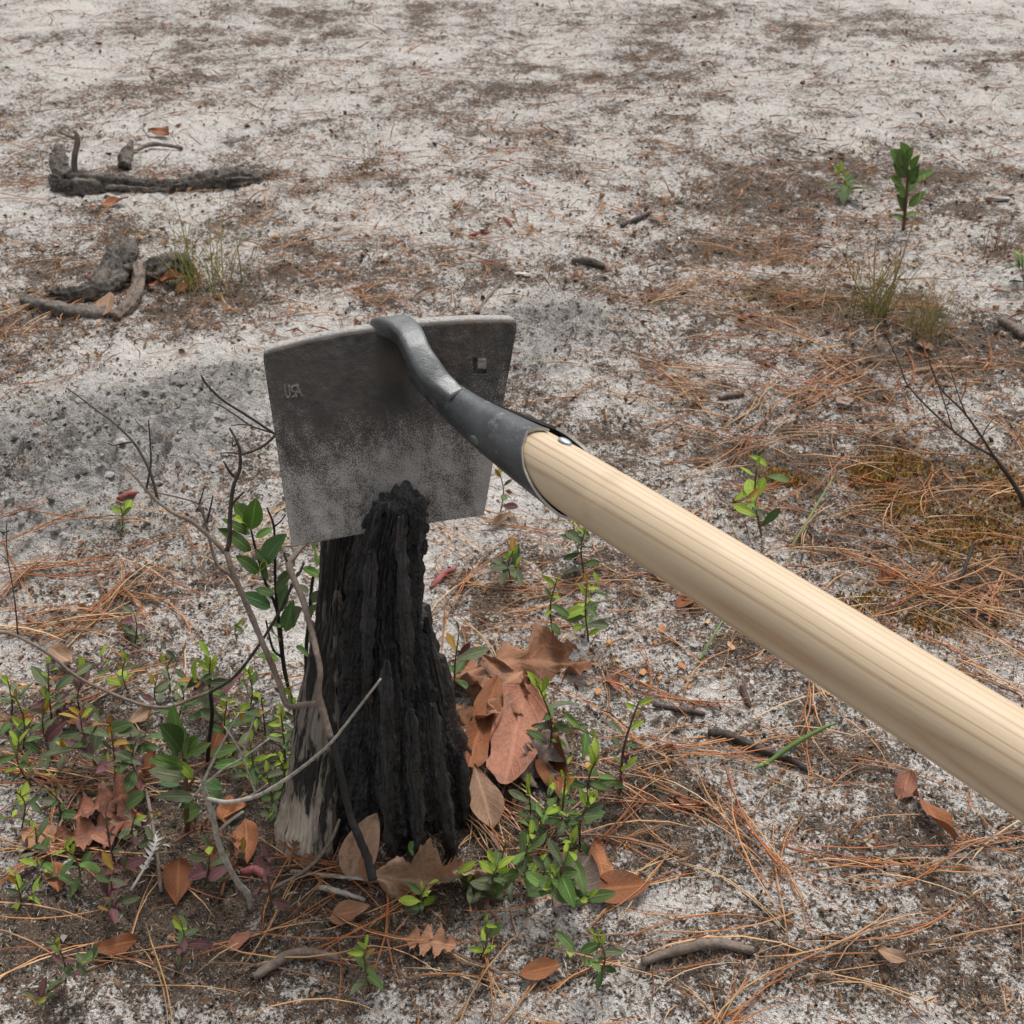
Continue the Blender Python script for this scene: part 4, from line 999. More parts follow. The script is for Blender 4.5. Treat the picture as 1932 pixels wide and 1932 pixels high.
SHRUBS = [
    (95, 1352, 91, 1250, 9, 34, 'mix', 'small shrub with lime tip left of the fallen tan leaf, near the photo edge'),
    (40, 1412, 28, 1312, 8, 28, 'lime', 'thin shrub sprig with bright lime tip at the far left edge'),
    (100, 1440, 84, 1335, 11, 36, 'dusk', 'olive and purple leaved shrub sprig at left among dry leaves'),
    (60, 1480, 36, 1392, 12, 36, 'lime', 'bushy lime and orange tipped shrub at the left edge'),
    (185, 1450, 150, 1345, 11, 42, 'dusk', 'grey-olive leaved shrub left of the big green shrub'),
    (215, 1470, 208, 1360, 12, 38, 'dusk', 'dense olive shrub with orange-yellow tip left of centre cluster'),
    (272, 1490, 258, 1392, 10, 38, 'dusk', 'olive shrub with pale lime bud just left of the big green shrub'),
    (400, 1345, 397, 1240, 14, 44, 'mix', 'upright olive and lime shrub above the curved bare branch'),
    (447, 1204, 447, 1176, 4, 16, 'green', 'tiny two-leaved green sprout on bare sand left of stump'),
    (252, 1215, 252, 1155, 8, 24, 'dusk', 'thin wispy sprig on sand left of the bare grey branch'),
    (240, 1300, 236, 1242, 8, 24, 'lime', 'small lime tipped sprout beside pine needles at left'),
    (318, 1306, 312, 1250, 7, 26, 'dusk', 'small dark sprig with orange-lime tip above the curved branch'),
    (36, 1560, 28, 1490, 8, 26, 'lime', 'small lime shoot at the left edge below the needle drift'),
    (110, 1545, 92, 1490, 7, 30, 'green', 'low green leaved sprig at lower left by the needle drift'),
    (150, 1660, 118, 1598, 9, 34, 'green', 'low sprig with narrow green leaf in front of the russet oak leaf'),
    (222, 1640, 198, 1530, 9, 40, 'red', 'purple-red leaved sprig standing over the russet oak leaf'),
    (36, 1702, 28, 1652, 8, 28, 'lime', 'lime shoot in the bottom left corner of the photo'),
    (218, 1718, 216, 1640, 9, 42, 'dusk', 'grey-purple leaved sprig at the bottom left'),
    (512, 1712, 506, 1610, 8, 46, 'red', 'deep purple-red leaved sprig at the foot of the pale root'),
    (538, 1450, 530, 1345, 13, 26, 'lime', 'lime leaved shrub hugging the left side of the stump'),
    (506, 1545, 502, 1455, 10, 26, 'green', 'small round-leaved green sprig low beside the stump'),
    (442, 1420, 428, 1322, 10, 38, 'green', 'blue-green leaved shrub behind the pale dead twig'),
    (385, 1660, 398, 1585, 8, 42, 'dusk', 'olive leaved sprig behind the pale dead twig stem'),
    (300, 1330, 296, 1278, 6, 24, 'dusk', 'small purple-brown sprig under the curved bare branch'),
    (150, 1340, 158, 1275, 7, 28, 'red', 'small purple sprig between pine needles at left'),
    (1039, 1415, 1010, 1280, 12, 38, 'green', 'slender green shrub standing in front of the big brown oak leaf'),
    (1172, 1490, 1206, 1322, 13, 40, 'mix', 'tall slender lime tipped shrub standing apart right of the oak leaves'),
    (1060, 1550, 1070, 1440, 12, 34, 'lime', 'lime tipped shrub in the cluster right of stump, left of the twin tip'),
    (1112, 1540, 1130, 1424, 11, 36, 'green', 'green shrub with lime and red tip at the back of the right cluster'),
    (1095, 1610, 1122, 1498, 13, 44, 'green', 'bright lime topped shrub at the right side of the cluster'),
    (1000, 1580, 994, 1485, 11, 34, 'green', 'narrow leaved green shrub nearest the stump in the right cluster'),
    (1070, 1695, 1082, 1580, 14, 50, 'green', 'broad-leaved green shrub at front of the cluster right of stump'),
    (1010, 1672, 1004, 1570, 13, 44, 'green', 'leafy green shrub in the middle of the cluster right of stump'),
    (932, 1705, 940, 1632, 13, 46, 'green', 'low broad green shrub at bottom, right of the curled tan leaf'),
    (962, 1655, 955, 1590, 5, 36, 'red', 'single purple leaved sprig by pine needles at stump foot'),
    (800, 1712, 806, 1668, 9, 34, 'lime', 'small yellow-lime shoot over the curled tan leaf at the bottom'),
    (857, 1305, 866, 1195, 8, 44, 'dusk', 'slender olive sprig standing beside the stump above the oak leaf'),
    (1047, 1206, 1051, 1092, 10, 26, 'lime', 'thin sprig with lime orange tip below the handle, left of its twin'),
    (1112, 1208, 1108, 1100, 13, 28, 'lime', 'leafier lime sprig below the handle, right of its twin'),
    (966, 1095, 968, 1040, 10, 26, 'mix', 'small red and lime tipped shrub on sand below the hoe socket'),
    (1104, 1085, 1108, 990, 11, 26, 'green', 'dark green sprig partly hidden under the wooden handle'),
    (943, 965, 941, 885, 6, 22, 'mix', 'thin sprig close to the right edge of the hoe blade'),
    (1440, 1010, 1428, 880, 8, 30, 'lime', 'thin yellow-green sprig on sand above the middle of the handle'),
    (228, 992, 226, 945, 4, 22, 'lime', 'tiny yellowish sprout on grey soil left of the bare branch'),
    (1598, 374, 1590, 325, 8, 22, 'green', 'small light green sprout left of the glossy oak sapling'),
    (1935, 540, 1928, 470, 7, 28, 'green', 'small green sprig at the right edge below the rusty grass'),
    (470, 1330, 468, 1262, 8, 24, 'lime', 'small lime sprig between the bare stem and the tall leafy shoot'),
    (500, 1400, 492, 1310, 11, 28, 'mix', 'tangled olive and lime shrub just left of the stump, under the forked stem'),
    (556, 1395, 548, 1300, 10, 24, 'green', 'small green shrub pressed against the grey side of the stump'),
    (475, 1470, 470, 1392, 11, 28, 'lime', 'lime leaved shrub in the gap of the pale forked twig'),
    (525, 1500, 522, 1420, 11, 24, 'lime', 'fine-leaved yellow-green sprig touching the stump low on its left'),
    (330, 1360, 338, 1290, 9, 28, 'mix', 'olive sprig rising through the dip of the curved branch'),
    (70, 1620, 66, 1560, 9, 30, 'mix', 'mixed sprig beside the flat pink-brown leaf'),
    (262, 1600, 258, 1530, 8, 30, 'dusk', 'olive sprig right of the upper russet oak leaf'),
    (20, 1340, 14, 1280, 8, 26, 'mix', 'olive sprig cut by the left edge below the curved branch'),
    (330, 1800, 340, 1735, 11, 40, 'mix', 'mixed green and purple shrub on the ground below the pale dead twig'),
    (120, 1850, 100, 1770, 11, 40, 'dusk', 'olive shrub lowest at the left in front'),
    (1130, 1840, 1120, 1755, 12, 44, 'green', 'green shrub in front of the right cluster, nearest the viewer'),
    (700, 1870, 690, 1790, 10, 40, 'mix', 'mixed shrub sprig in front of the stump, nearest the viewer'),
    (905, 1800, 915, 1735, 9, 40, 'lime', 'lime tipped sprig in front of the curled tan leaf'),
]
for q in SHRUBS: shrub(*q)

def px_plant(name, base_uv, Y, stems, leaves, label, cat, group=None, stem_mat=M_STEM, wid=0.42, to=None):
    """plant whose stems and leaves were surveyed one by one; leaves = (u0,v0,u1,v1,colour[,width])"""
    b = G(*base_uv); Y = Y if Y else b.y
    root = thing(name, b, label, cat, group)
    for st in stems:
        pts = []
        for k, q in enumerate(st):
            u, v, r = q[:3]; yy_ = q[3] if len(q) > 3 else Y
            if v is None: P = b - Vector((0, 0, .005))
            else: P = PY(u, v, yy_)
            pts.append((P.x, P.y, P.z, r))
        twig(root, pts, stem_mat, 'stem')
    for k, q in enumerate(leaves):
        u0, v0, u1, v1, m_ = q[:5]; w_ = q[5] if len(q) > 5 else wid
        r = random.Random(k * 31 + int(u0))
        y0 = Y + r.uniform(-.012, .004); P0 = PY(u0, v0, y0); P1 = PY(u1, v1, y0 - r.uniform(-.008, .016))
        d = P1 - P0
        nh = (CAM - P0).normalized() * 0.8 + Vector((r.uniform(-.35, .35), 0, 0.75))
        put('leaf', get_leaf(m_, 'ellip', k % 4, w_, fold=r.choice((.12, .25, .35)), droop=r.choice((.05, .14))), root, leaf_matrix(P0, d, nh, d.length))
    return root
def z4(x, y): return ((440 + x / 3.714) * .7547, (1180 + y / 3.714) * .7547)
lv = [(690, 525, 548, 298, 'bright', .5), (695, 535, 742, 250, 'bright', .4), (690, 580, 443, 430, 'green', .3), (690, 735, 430, 520, 'green', .3), (740, 612, 905, 508, 'bright', .42),
      (815, 845, 988, 582, 'deep', .42), (775, 940, 566, 770, 'green', .48), (830, 850, 740, 710, 'green', .4), (915, 1135, 732, 1080, 'green', .5), (880, 1255, 615, 1125, 'deep', .44),
      (925, 1110, 1070, 905, 'green', .36), (950, 1300, 1020, 1050, 'deep', .4), (1015, 1480, 1075, 1215, 'deep', .36), (830, 1000, 815, 840, 'green', .34), (1015, 1430, 860, 1400, 'bright', .4),
      (1090, 1405, 1165, 1270, 'olive', .5), (955, 1560, 870, 1440, 'green', .36), (950, 1740, 770, 1690, 'bright', .45), (1100, 880, 1010, 745, 'olive', .5), (760, 940, 820, 850, 'lime', .5), (640, 480, 555, 420, 'lime', .5)]
px_plant('leafy_shoot', (545, 1300), None,
         [[(0, None, .0017), (*z4(1000, 1780), .0016), (*z4(950, 1330), .0014), (*z4(830, 1020), .0012), (*z4(770, 820), .0011), (*z4(730, 680), .001), (*z4(695, 530), .0007)],
          [(0, None, .0015), (*z4(990, 1760), .0014), (*z4(940, 1300), .0013), (*z4(922, 1000), .0012), (*z4(918, 700), .001), (*z4(905, 490), .0009), (*z4(845, 330), .0006)],
          [(*z4(915, 505), .0007), (*z4(970, 460), .0006), (*z4(1020, 395), .0004)], [(*z4(985, 1720), .0012), (*z4(900, 1640), .0011), (*z4(835, 1380), .0007)]],
         [(*z4(a, b), *z4(c, d), m_, w) for a, b, c, d, m_, w in lv],
         'tall leafy green shoot with dark stems beside the left edge of the hoe blade', 'shoot', None, M_TWIG_BLACK)
lv = [(1335, 965, 1175, 890, 'bright', .5), (1345, 830, 1255, 655, 'bright', .5), (1300, 1660, 1235, 1500, 'green', .4), (1260, 1200, 1330, 1100, 'olive', .5), (1235, 1360, 1300, 1230, 'green', .4), (1230, 1120, 1150, 1040, 'olive', .5), (1225, 1700, 1120, 1620, 'bright', .4), (1290, 1480, 1250, 1330, 'green', .4)]
px_plant('leafy_shoot', (577, 1310), None, [[(0, None, .0018), (*z4(1210, 1650), .0017), (*z4(1240, 1330), .0016), (*z4(1270, 990), .0013), (*z4(1330, 960), .0007)]],
         [(*z4(a, b), *z4(c, d), m_, w) for a, b, c, d, m_, w in lv],
         'leafy shoot with thick black stem squeezed between the stump and the brown stem', 'shoot', None, M_TWIG_BLACK)
def c4(x, y): return (x * .336, 1132 + y * .336)
lv = [(1015, 800, 965, 600, 'bright', .36), (1010, 850, 925, 705, 'green', .42), (1035, 860, 1060, 755, 'olive', .55), (1030, 880, 1105, 770, 'bright', .5), (1030, 950, 830, 890, 'green', .30), (1040, 1000, 835, 955, 'olive', .40),
      (1030, 930, 880, 870, 'bright', .3), (1075, 870, 1180, 800, 'green', .4), (1180, 870, 1340, 825, 'green', .40), (1200, 935, 1370, 905, 'bright', .34), (1090, 1110, 885, 1095, 'olive', .32), (1130, 1170, 1005, 1225, 'green', .48),
      (815, 1090, 695, 1160, 'green', .46), (1010, 1040, 885, 1025, 'deep', .3), (1150, 1010, 1240, 1060, 'deep', .45), (1080, 1000, 1000, 900, 'lime', .35), (1160, 1090, 1250, 1130, 'green', .5), (1290, 1000, 1370, 980, 'olive', .4), (1060, 1130, 1020, 1170, 'deep', .5)]
px_plant('broad_leaved_shrub', (352, 1570), None, [[(0, None, .0022), (*c4(1045, 1150), .0019), (*c4(1040, 950), .0015), (*c4(1012, 770), .0009)], [(*c4(1042, 1080), .0013), (*c4(1120, 960), .001), (*c4(1200, 900), .0007)]],
         [(*c4(a, b), *c4(c, d), m_, w) for a, b, c, d, m_, w in lv],
         'big broad-leaved green shrub behind the pale forked dead twig', 'shrub')
def c8(x, y): return (1177 + x * .3906, 234 + y * .3906)
lv = [(1375, 200, 1350, 90, 'bright', .5), (1350, 200, 1290, 125, 'bright', .6), (1385, 220, 1425, 150, 'bright', .5), (1360, 260, 1310, 170, 'green', .5), (1380, 290, 1425, 200, 'green', .6), (1340, 300, 1290, 250, 'bright', .5), (1390, 270, 1500, 225, 'bright', .42),
      (1355, 350, 1310, 290, 'bright', .5), (1375, 400, 1460, 320, 'bright', .45), (1350, 420, 1320, 340, 'green', .5), (1365, 440, 1420, 425, 'bright', .5), (1350, 460, 1300, 440, 'bright', .5), (1365, 330, 1415, 270, 'bright', .55), (1362, 180, 1395, 110, 'bright', .5), (1350, 240, 1330, 120, 'green', .45)]
px_plant('oak_sapling', (1705, 432), None, [[(0, None, .003), (*c8(1360, 420), .0026), (*c8(1370, 250), .002), (*c8(1365, 130), .001)]],
         [(*c8(a, b), *c8(c, d), m_, w) for a, b, c, d, m_, w in lv], 'glossy dark green sapling standing alone at the upper right', 'sapling')
# ---- bare shrubs, twigs
def bare(name, base, label, branches, mats, cat='bare twig', k_r=1.0):
    root = thing(name, base, label, cat)
    for k, br in enumerate(branches):
        mt, pts = br[0], br[1]
        P3 = []
        for q in pts:
            u, v, r, Y = q
            P = PY(u, v, Y); P3.append((P.x, P.y, P.z, r * k_r))
        twig(root, P3, mats[mt], 'stem' if k == 0 else 'branch', 8, None, 0.13)
    return root
MT = {'d': M_TWIG_DARK, 'b': M_TWIG, 'p': M_TWIG_PALE, 'k': M_TWIG_BLACK}
def lin(pts, r0, r1, Y0, Y1):
    n = len(pts); return [(u, v, r0 + (r1 - r0) * k / (n - 1), Y0 + (Y1 - Y0) * k / (n - 1)) for k, (u, v) in enumerate(pts)]
bare('bare_shrub', G(702, 1650), 'leafless many-branched shrub rising along the left side of the stump', [
    ('k', lin([(704, 1660), (694, 1622), (672, 1568), (659, 1530), (641, 1450), (624, 1390)], .0046, .0036, .436, .474)),
    ('b', [(624, 1392, .0036, .474), (615, 1364, .0040, .480), (606, 1330, .0040, .486), (601, 1307, .0036, .489), (604, 1266, .0033, .495), (596, 1224, .0033, .507), (585, 1179, .0034, .525), (572, 1134, .0034, .545), (556, 1096, .0034, .56), (545, 1063, .0038, .57), (556, 1048, .0034, .58), (578, 1020, .0032, .60), (595, 990, .0025, .61)]),
    ('b', lin([(606, 1328), (575, 1329), (543, 1331), (528, 1292), (505, 1236), (488, 1195), (466, 1142), (444, 1092), (431, 1054), (427, 1043)], .0034, .0030, .486, .56)),
    ('d', lin([(427, 1043), (433, 1017), (434, 976), (438, 929), (444, 907), (453, 882), (452, 848), (445, 829), (433, 807)], .0028, .0011, .56, .58)),
    ('d', lin([(442, 900), (432, 888), (422, 870)], .0018, .0008, .58, .575)), ('d', lin([(437, 953), (448, 940), (461, 928)], .0015, .0009, .575, .57)),
    ('d', lin([(447, 836), (440, 842), (438, 834)], .0011, .0006, .58, .58)),
    ('d', lin([(454, 858), (488, 846), (517, 824), (535, 800)], .0015, .0013, .58, .60)), ('d', lin([(455, 857), (436, 854), (416, 855)], .0011, .0006, .58, .585)),
    ('d', lin([(535, 830), (516, 817), (463, 782), (419, 754), (388, 723), (380, 709)], .0015, .0011, .605, .59)), ('d', lin([(516, 817), (475, 804), (447, 785), (419, 767), (392, 756)], .0011, .0006, .605, .60)),
    ('d', lin([(470, 802), (452, 801), (436, 803)], .0008, .0005, .60, .60)),
    ('b', lin([(427, 1043), (400, 1017), (359, 982), (331, 970), (300, 948), (275, 923), (256, 901), (237, 882), (222, 870)], .0028, .0009, .56, .60)),
    ('d', lin([(298, 946), (288, 904), (272, 867), (250, 832), (216, 799), (181, 773), (144, 745), (125, 732)], .0017, .0007, .585, .63)),
    ('d', lin([(276, 924), (284, 879), (284, 842), (280, 792)], .0012, .0007, .585, .60)), ('d', lin([(278, 815), (263, 802), (254, 790)], .0007, .0004, .60, .60)),
    ('d', lin([(250, 834), (232, 836), (216, 840), (203, 836)], .0010, .0007, .60, .60)),
    ('b', lin([(438, 1087), (413, 1070), (403, 1048), (395, 1017), (389, 988), (377, 954), (370, 948), (331, 937), (281, 926)], .0022, .0008, .555, .59)),
    ('d', lin([(390, 986), (396, 962), (402, 935)], .0014, .0007, .57, .575)), ('d', lin([(376, 952), (381, 935), (386, 917)], .0010, .0006, .575, .58)),
    ('b', lin([(355, 980), (345, 985), (336, 990)], .0012, .0006, .575, .575)), ('d', lin([(562, 1085), (568, 1075), (573, 1062)], .0016, .0012, .55, .55)),
    ('d', lin([(543, 1062), (537, 1050), (536, 1042)], .0015, .0008, .57, .57))], MT, 'bare shrub', 0.62)
b2 = G(391, 1440)
bare('curved_branch', b2, 'long bare branch curving across the sand to the left of the stump', [
    ('k', [(391, 1446, .0028, b2.y), (394, 1400, .0027, b2.y - .005), (400, 1350, .0026, b2.y - .01), (397, 1308, .0024, b2.y - .015)]),
    ('b', lin([(399, 1305), (363, 1318), (319, 1334), (269, 1330), (208, 1307), (144, 1276), (91, 1233), (34, 1201), (0, 1193), (-60, 1190)], .0025, .0017, b2.y - .015, b2.y + .03)),
    ('d', lin([(396, 1306), (443, 1276), (487, 1219), (524, 1160), (551, 1104), (563, 1080)], .0023, .0017, b2.y - .015, b2.y - .01)),
    ('d', lin([(34, 1200), (27, 1126), (14, 1048), (12, 985)], .0010, .0005, b2.y + .025, b2.y + .05)), ('d', lin([(16, 1062), (6, 1050), (-10, 1040)], .0007, .0004, b2.y + .04, b2.y + .04))], MT, 'branch', 0.58)
b3 = G(467, 1712); y3 = b3.y
bare('forked_dead_twig', b3, 'pale forked dead twig in the foreground reaching across the stump', [
    ('p', lin([(474, 1716), (467, 1686), (447, 1662), (420, 1612), (408, 1572), (400, 1535), (388, 1500), (381, 1481)], .0036, .0027, y3, y3 - .01)),
    ('p', lin([(389, 1507), (430, 1513), (484, 1502), (538, 1471), (588, 1434), (622, 1404), (649, 1371), (690, 1318), (718, 1281)], .0024, .0010, y3 - .01, y3 - .03)),
    ('p', lin([(383, 1476), (400, 1440), (420, 1401), (450, 1347)], .0017, .0008, y3 - .01, y3 - .005)), ('p', lin([(385, 1482), (420, 1452), (457, 1431), (507, 1394)], .0014, .0008, y3 - .01, y3 - .01)),
    ('p', lin([(484, 1500), (472, 1470), (458, 1428), (440, 1395), (423, 1371)], .0013, .0007, y3 - .013, y3 - .012)), ('p', lin([(459, 1428), (465, 1400), (474, 1371), (491, 1317)], .0010, .0006, y3 - .013, y3 - .01)),
    ('p', lin([(380, 1484), (372, 1495), (363, 1502)], .0014, .0009, y3 - .01, y3 - .01)), ('p', lin([(408, 1574), (430, 1552), (458, 1532)], .0018, .0013, y3 - .003, y3 - .01)),
    ('p', lin([(382, 1480), (378, 1472), (368, 1466)], .0010, .0005, y3 - .01, y3 - .01)), ('p', lin([(455, 1508), (480, 1497), (505, 1478)], .0011, .0005, y3 - .012, y3 - .014))], MT, 'dead twig', 0.6)
b4 = G(1936, 955); y4 = b4.y
bare('thin_bare_shrub', b4, 'thin dark leafless shrub leaning in from the right edge', [
    ('d', lin([(1938, 962), (1920, 925), (1900, 894), (1876, 862)], .0042, .0030, y4, y4)),
    ('d', lin([(1876, 862), (1833, 838), (1798, 812), (1751, 769), (1712, 726), (1697, 687), (1669, 625)], .0022, .0007, y4, y4 + .05)),
    ('d', lin([(1876, 862), (1849, 820), (1818, 777), (1779, 738), (1759, 699), (1751, 671)], .0022, .0008, y4, y4 + .03)), ('d', lin([(1797, 810), (1785, 770), (1768, 720), (1757, 690)], .0012, .0006, y4, y4 + .02)),
    ('d', lin([(1824, 786), (1812, 755), (1802, 726), (1787, 675)], .0012, .0005, y4, y4 + .02)), ('d', lin([(1852, 826), (1862, 806), (1874, 789)], .0011, .0006, y4, y4))], MT, 'bare shrub', 0.68)
def stick(name, pts, label, mat, cat='stick', group=None, seg=8):
    P3 = []
    for u, v, r, lift in pts:
        P = G(u, v); P3.append((P.x, P.y, P.z + lift, r))
    root = P3[0]
    V, F = tube(P3, 8 * len(P3), seg, 0.2, int(pts[0][0]))
    V[:, 2] += (noise2(V[:, 0] * 300, V[:, 1] * 300, 4) - 0.5) * P3[0][3] * 0.7
    o = link(name, mesh(name, V, F, mat, True, origin=root[:3])); o.location = root[:3]
    return tag(o, label, cat, group)
STICKS = [
    ([(1335, 1388, .0030, .004), (1370, 1394, .0038, .005), (1430, 1418, .0036, .004), (1490, 1440, .0030, .004), (1525, 1458, .0022, .003)], 'thick dark charred stick on pale sand below the handle', M_TWIG_DARK),
    ([(1400, 1300, .0026, .003), (1408, 1325, .0026, .003), (1415, 1338, .002, .003)], 'short stubby dark stick between shrub and handle', M_TWIG_DARK),
    ([(1230, 1335, .0018, .003), (1290, 1345, .0024, .003), (1330, 1352, .0018, .003)], 'half-buried dark twig right of the oak leaves', M_TWIG_DARK),
    ([(1795, 1120, .0014, .002), (1812, 1095, .0016, .010), (1828, 1055, .0013, .020)], 'thin black burnt stick leaning up among needles at right', M_TWIG_BLACK),
    ([(1172, 430, .003, .004), (1200, 418, .004, .005), (1228, 405, .003, .004)], 'short dark stick on sand right of centre, upper half', M_TWIG_DARK),
    ([(1885, 610, .005, .005), (1905, 622, .006, .006), (1932, 636, .006, .006)], 'stout pinkish-brown stick end at the right edge', M_TWIG),
    ([(1590, 540, .003, .004), (1625, 548, .0035, .005), (1650, 549, .002, .004)], 'bleached white stick by the green grass tuft', M_TWIG_PALE),
    ([(1355, 755, .003, .004), (1380, 752, .004, .005), (1402, 748, .003, .004)], 'short brown stick among needles at centre right', M_TWIG),
    ([(1080, 495, .004, .004), (1110, 500, .006, .005), (1140, 508, .004, .004)], 'flat grey-brown bark piece on sand behind the blade', M_LOG),
    ([(250, 292, .003, .004), (290, 280, .004, .008), (345, 283, .003, .004)], 'brown twig behind the burnt log at the upper left', M_TWIG),
    ([(500, 1690, .0014, .003), (580, 1658, .0014, .010), (625, 1630, .0013, .022), (650, 1605, .0010, .036)], 'thin tan twig leaning on the stump foot', M_TWIG),
    ([(550, 1650, .0014, .004), (620, 1660, .0014, .005), (700, 1668, .0012, .005)], 'pale peeling stick lying at the stump foot', M_TWIG_PALE),
    ([(600, 1680, .0020, .004), (640, 1690, .0019, .005), (690, 1705, .0016, .004)], 'short whitish stick at the very bottom below the stump', M_TWIG_PALE),
    ([(275, 1490, .0012, .006), (292, 1560, .0014, .014), (300, 1620, .0014, .010), (306, 1690, .0013, .004)], 'thin upright brown stalk left of the pale dead twig', M_TWIG),
    ([(900, 595, .0022, .004), (925, 560, .0022, .004), (945, 540, .0018, .004)], 'thin brown twig on sand behind the blade top', M_TWIG),
    ([(1210, 1820, .003, .004), (1330, 1790, .0036, .006), (1420, 1800, .003, .004)], 'brown stick in the near foreground at right', M_TWIG),
    ([(480, 1850, .003, .004), (560, 1810, .0036, .007), (640, 1815, .003, .004)], 'brown stick in the near foreground left of the stump', M_TWIG),
]
for p, lb, mt in STICKS: stick('stick', p, lb, mt)

# ---- loose soil clods
def clods(name, n, size, keep, seed, label):
    r = np.random.default_rng(seed)
    x, y = scatter_px(n); k = r.random(n) < keep(x, y); x, y = x[k], y[k]; n = len(x)
    t = (1 + 5 ** .5) / 2
    I = np.array([(-1, t, 0), (1, t, 0), (-1, -t, 0), (1, -t, 0), (0, -1, t), (0, 1, t), (0, -1, -t), (0, 1, -t), (t, 0, -1), (t, 0, 1), (-t, 0, -1), (-t, 0, 1)]) / 1.9
    T3 = [(0, 11, 5), (0, 5, 1), (0, 1, 7), (0, 7, 10), (0, 10, 11), (1, 5, 9), (5, 11, 4), (11, 10, 2), (10, 7, 6), (7, 1, 8), (3, 9, 4), (3, 4, 2), (3, 2, 6), (3, 6, 8), (3, 8, 9), (4, 9, 5), (2, 4, 11), (6, 2, 10), (8, 6, 7), (9, 8, 1)]
    V = [tuple(q) for q in I]
    F = T3
    V = np.array(V); F = np.array(F); nv = len(V)
    sz = np.minimum(np.exp(r.normal(math.log(size), .55, n)), size * 2.7) * .001
    an = r.uniform(0, 6.28, n); zz_ = gz(x, y)
    rad = 1 + 0.9 * (r.random((n, nv)) - .5) + 0.5 * (noise3(V[None, :, 0] * 1.3 + 9 * r.random((n, 1)) * 50, V[None, :, 1] * 1.3 + np.zeros((n, 1)), V[None, :, 2] * 1.3 + np.zeros((n, 1)), 3) - .5)
    P = V[None] * (rad * sz[:, None])[..., None] * np.array([1.15, .9, .6])
    cs, sn = np.cos(an)[:, None], np.sin(an)[:, None]
    X = P[..., 0] * cs - P[..., 1] * sn + x[:, None]; Y_ = P[..., 0] * sn + P[..., 1] * cs + y[:, None]; Z_ = P[..., 2] + (zz_ + sz * .15)[:, None]
    c = np.array([(.30, .28, .27), (.22, .205, .195), (.38, .36, .345), (.14, .13, .125)])[r.integers(0, 4, n)] * r.uniform(.8, 1.2, n)[:, None]
    FF = (F[None] + (np.arange(n) * nv)[:, None, None]).reshape(-1, 3)
    o = link(name, mesh(name, np.stack([X, Y_, Z_], -1).reshape(-1, 3), FF, M_SOIL, False, np.repeat(c, nv, 0))); o['kind'] = 'stuff'; o['label'] = label
M_SOIL = mat_vcol('ashy_soil', 0.95, 0.1, 0.55, 420, 0.002)
clods('soil_clods', 24000, 2.1, lambda x, y: np.clip(blobs(DISTURBED, x, y) * 1.1 - .25, 0, 1), 71, 'loose grey ashy soil clods on the dug-up patches')
# ---- burnt logs at the upper left
def log_mesh(pts, n, seg, amp, seed, origin, mat=M_LOG):
    P3 = []
    for u, v, r, lift in pts:
        P = G(u, v); P3.append((P.x, P.y, P.z + lift, r))
    V, F = tube(P3, n, seg)
    C = np.repeat(spline(P3, n)[:, :3], seg, 0); D = V - C; D /= np.linalg.norm(D, axis=1)[:, None] + 1e-9
    ln = np.repeat(np.concatenate([[0], np.cumsum(np.linalg.norm(np.diff(spline(P3, n)[:, :3], axis=0), axis=1))]), seg)
    th = np.tile(np.linspace(0, 2 * np.pi, seg, endpoint=False), n); ct, st = np.cos(th), np.sin(th)
    wp = (noise3(ct * 2, st * 2, ln * 30, seed + 1) - 0.5) * 0.8
    g1 = noise3(ct * 3.2 + wp, st * 3.2, ln * 16, seed); g2 = noise3(ct * 7 + wp * 2, st * 7, ln * 40, seed + 2)
    pl = np.floor(noise3(ct * 3, st * 3, ln * 34, seed + 5) * 5) / 5 - 0.4
    fine = noise3(V[:, 0] * 240, V[:, 1] * 240, V[:, 2] * 240, seed + 3) - 0.5
    big_ = fbm3(V[:, 0] * 16, V[:, 1] * 16, V[:, 2] * 16, 2, seed + 9) - 0.5
    V = V + D * (amp * (-0.9 * np.exp(-np.abs(g1 - 0.5) / 0.05) - 0.5 * np.exp(-np.abs(g2 - 0.5) / 0.06) + 0.9 * pl + 0.35 * fine + 1.3 * big_))[:, None]
    V[:, 2] -= amp * 0.9
    return mesh('log', V, F, mat, True, origin=origin)
r1 = thing('burnt_log', G(150, 360), 'long charred log lying on sand at the upper left', 'log')
link('trunk', log_mesh([(112, 352, .026, .018), (150, 358, .027, .020), (230, 358, .023, .014), (310, 359, .016, .009), (390, 354, .020, .013), (450, 347, .021, .015), (490, 340, .015, .012), (520, 331, .008, .008)], 220, 44, .011, 3, r1.location), r1)
link('branch_stub', log_mesh([(120, 352, .017, .016), (117, 338, .016, .034), (121, 330, .013, .048), (128, 324, .008, .056)], 60, 30, .009, 6, r1.location), r1)
Yl = G(142, 350).y
V, F = tube([(*PY(140, 330, Yl), .006), (*PY(141, 295, Yl), .0052), (*PY(147, 262, Yl), .0048), (*PY(140, 246, Yl), .003)], 18, 8, .15); link('branch', mesh('branch', V, F, M_TWIG, True, origin=r1.location), r1)
V, F = tube([(*PY(146, 262, Yl), .0034), (*PY(128, 256, Yl), .003), (*PY(112, 248, Yl), .0018)], 12, 7, .15); link('branch', mesh('branch', V, F, M_TWIG, True, origin=r1.location), r1)
link('splinter', log_mesh([(236, 322, .014, .012), (240, 316, .013, .022), (250, 306, .008, .034), (256, 300, .002, .040)], 40, 20, .006, 8, r1.location), r1)
r2 = thing('charred_root', G(240, 580), 'knotted charred root mass beside a green grass tuft at left', 'root')
link('root_arm', log_mesh([(90, 555, .012, .010), (140, 565, .016, .012), (185, 560, .020, .016), (215, 535, .024, .022), (235, 510, .024, .028), (245, 490, .016, .03)], 140, 40, .011, 13, r2.location), r2)
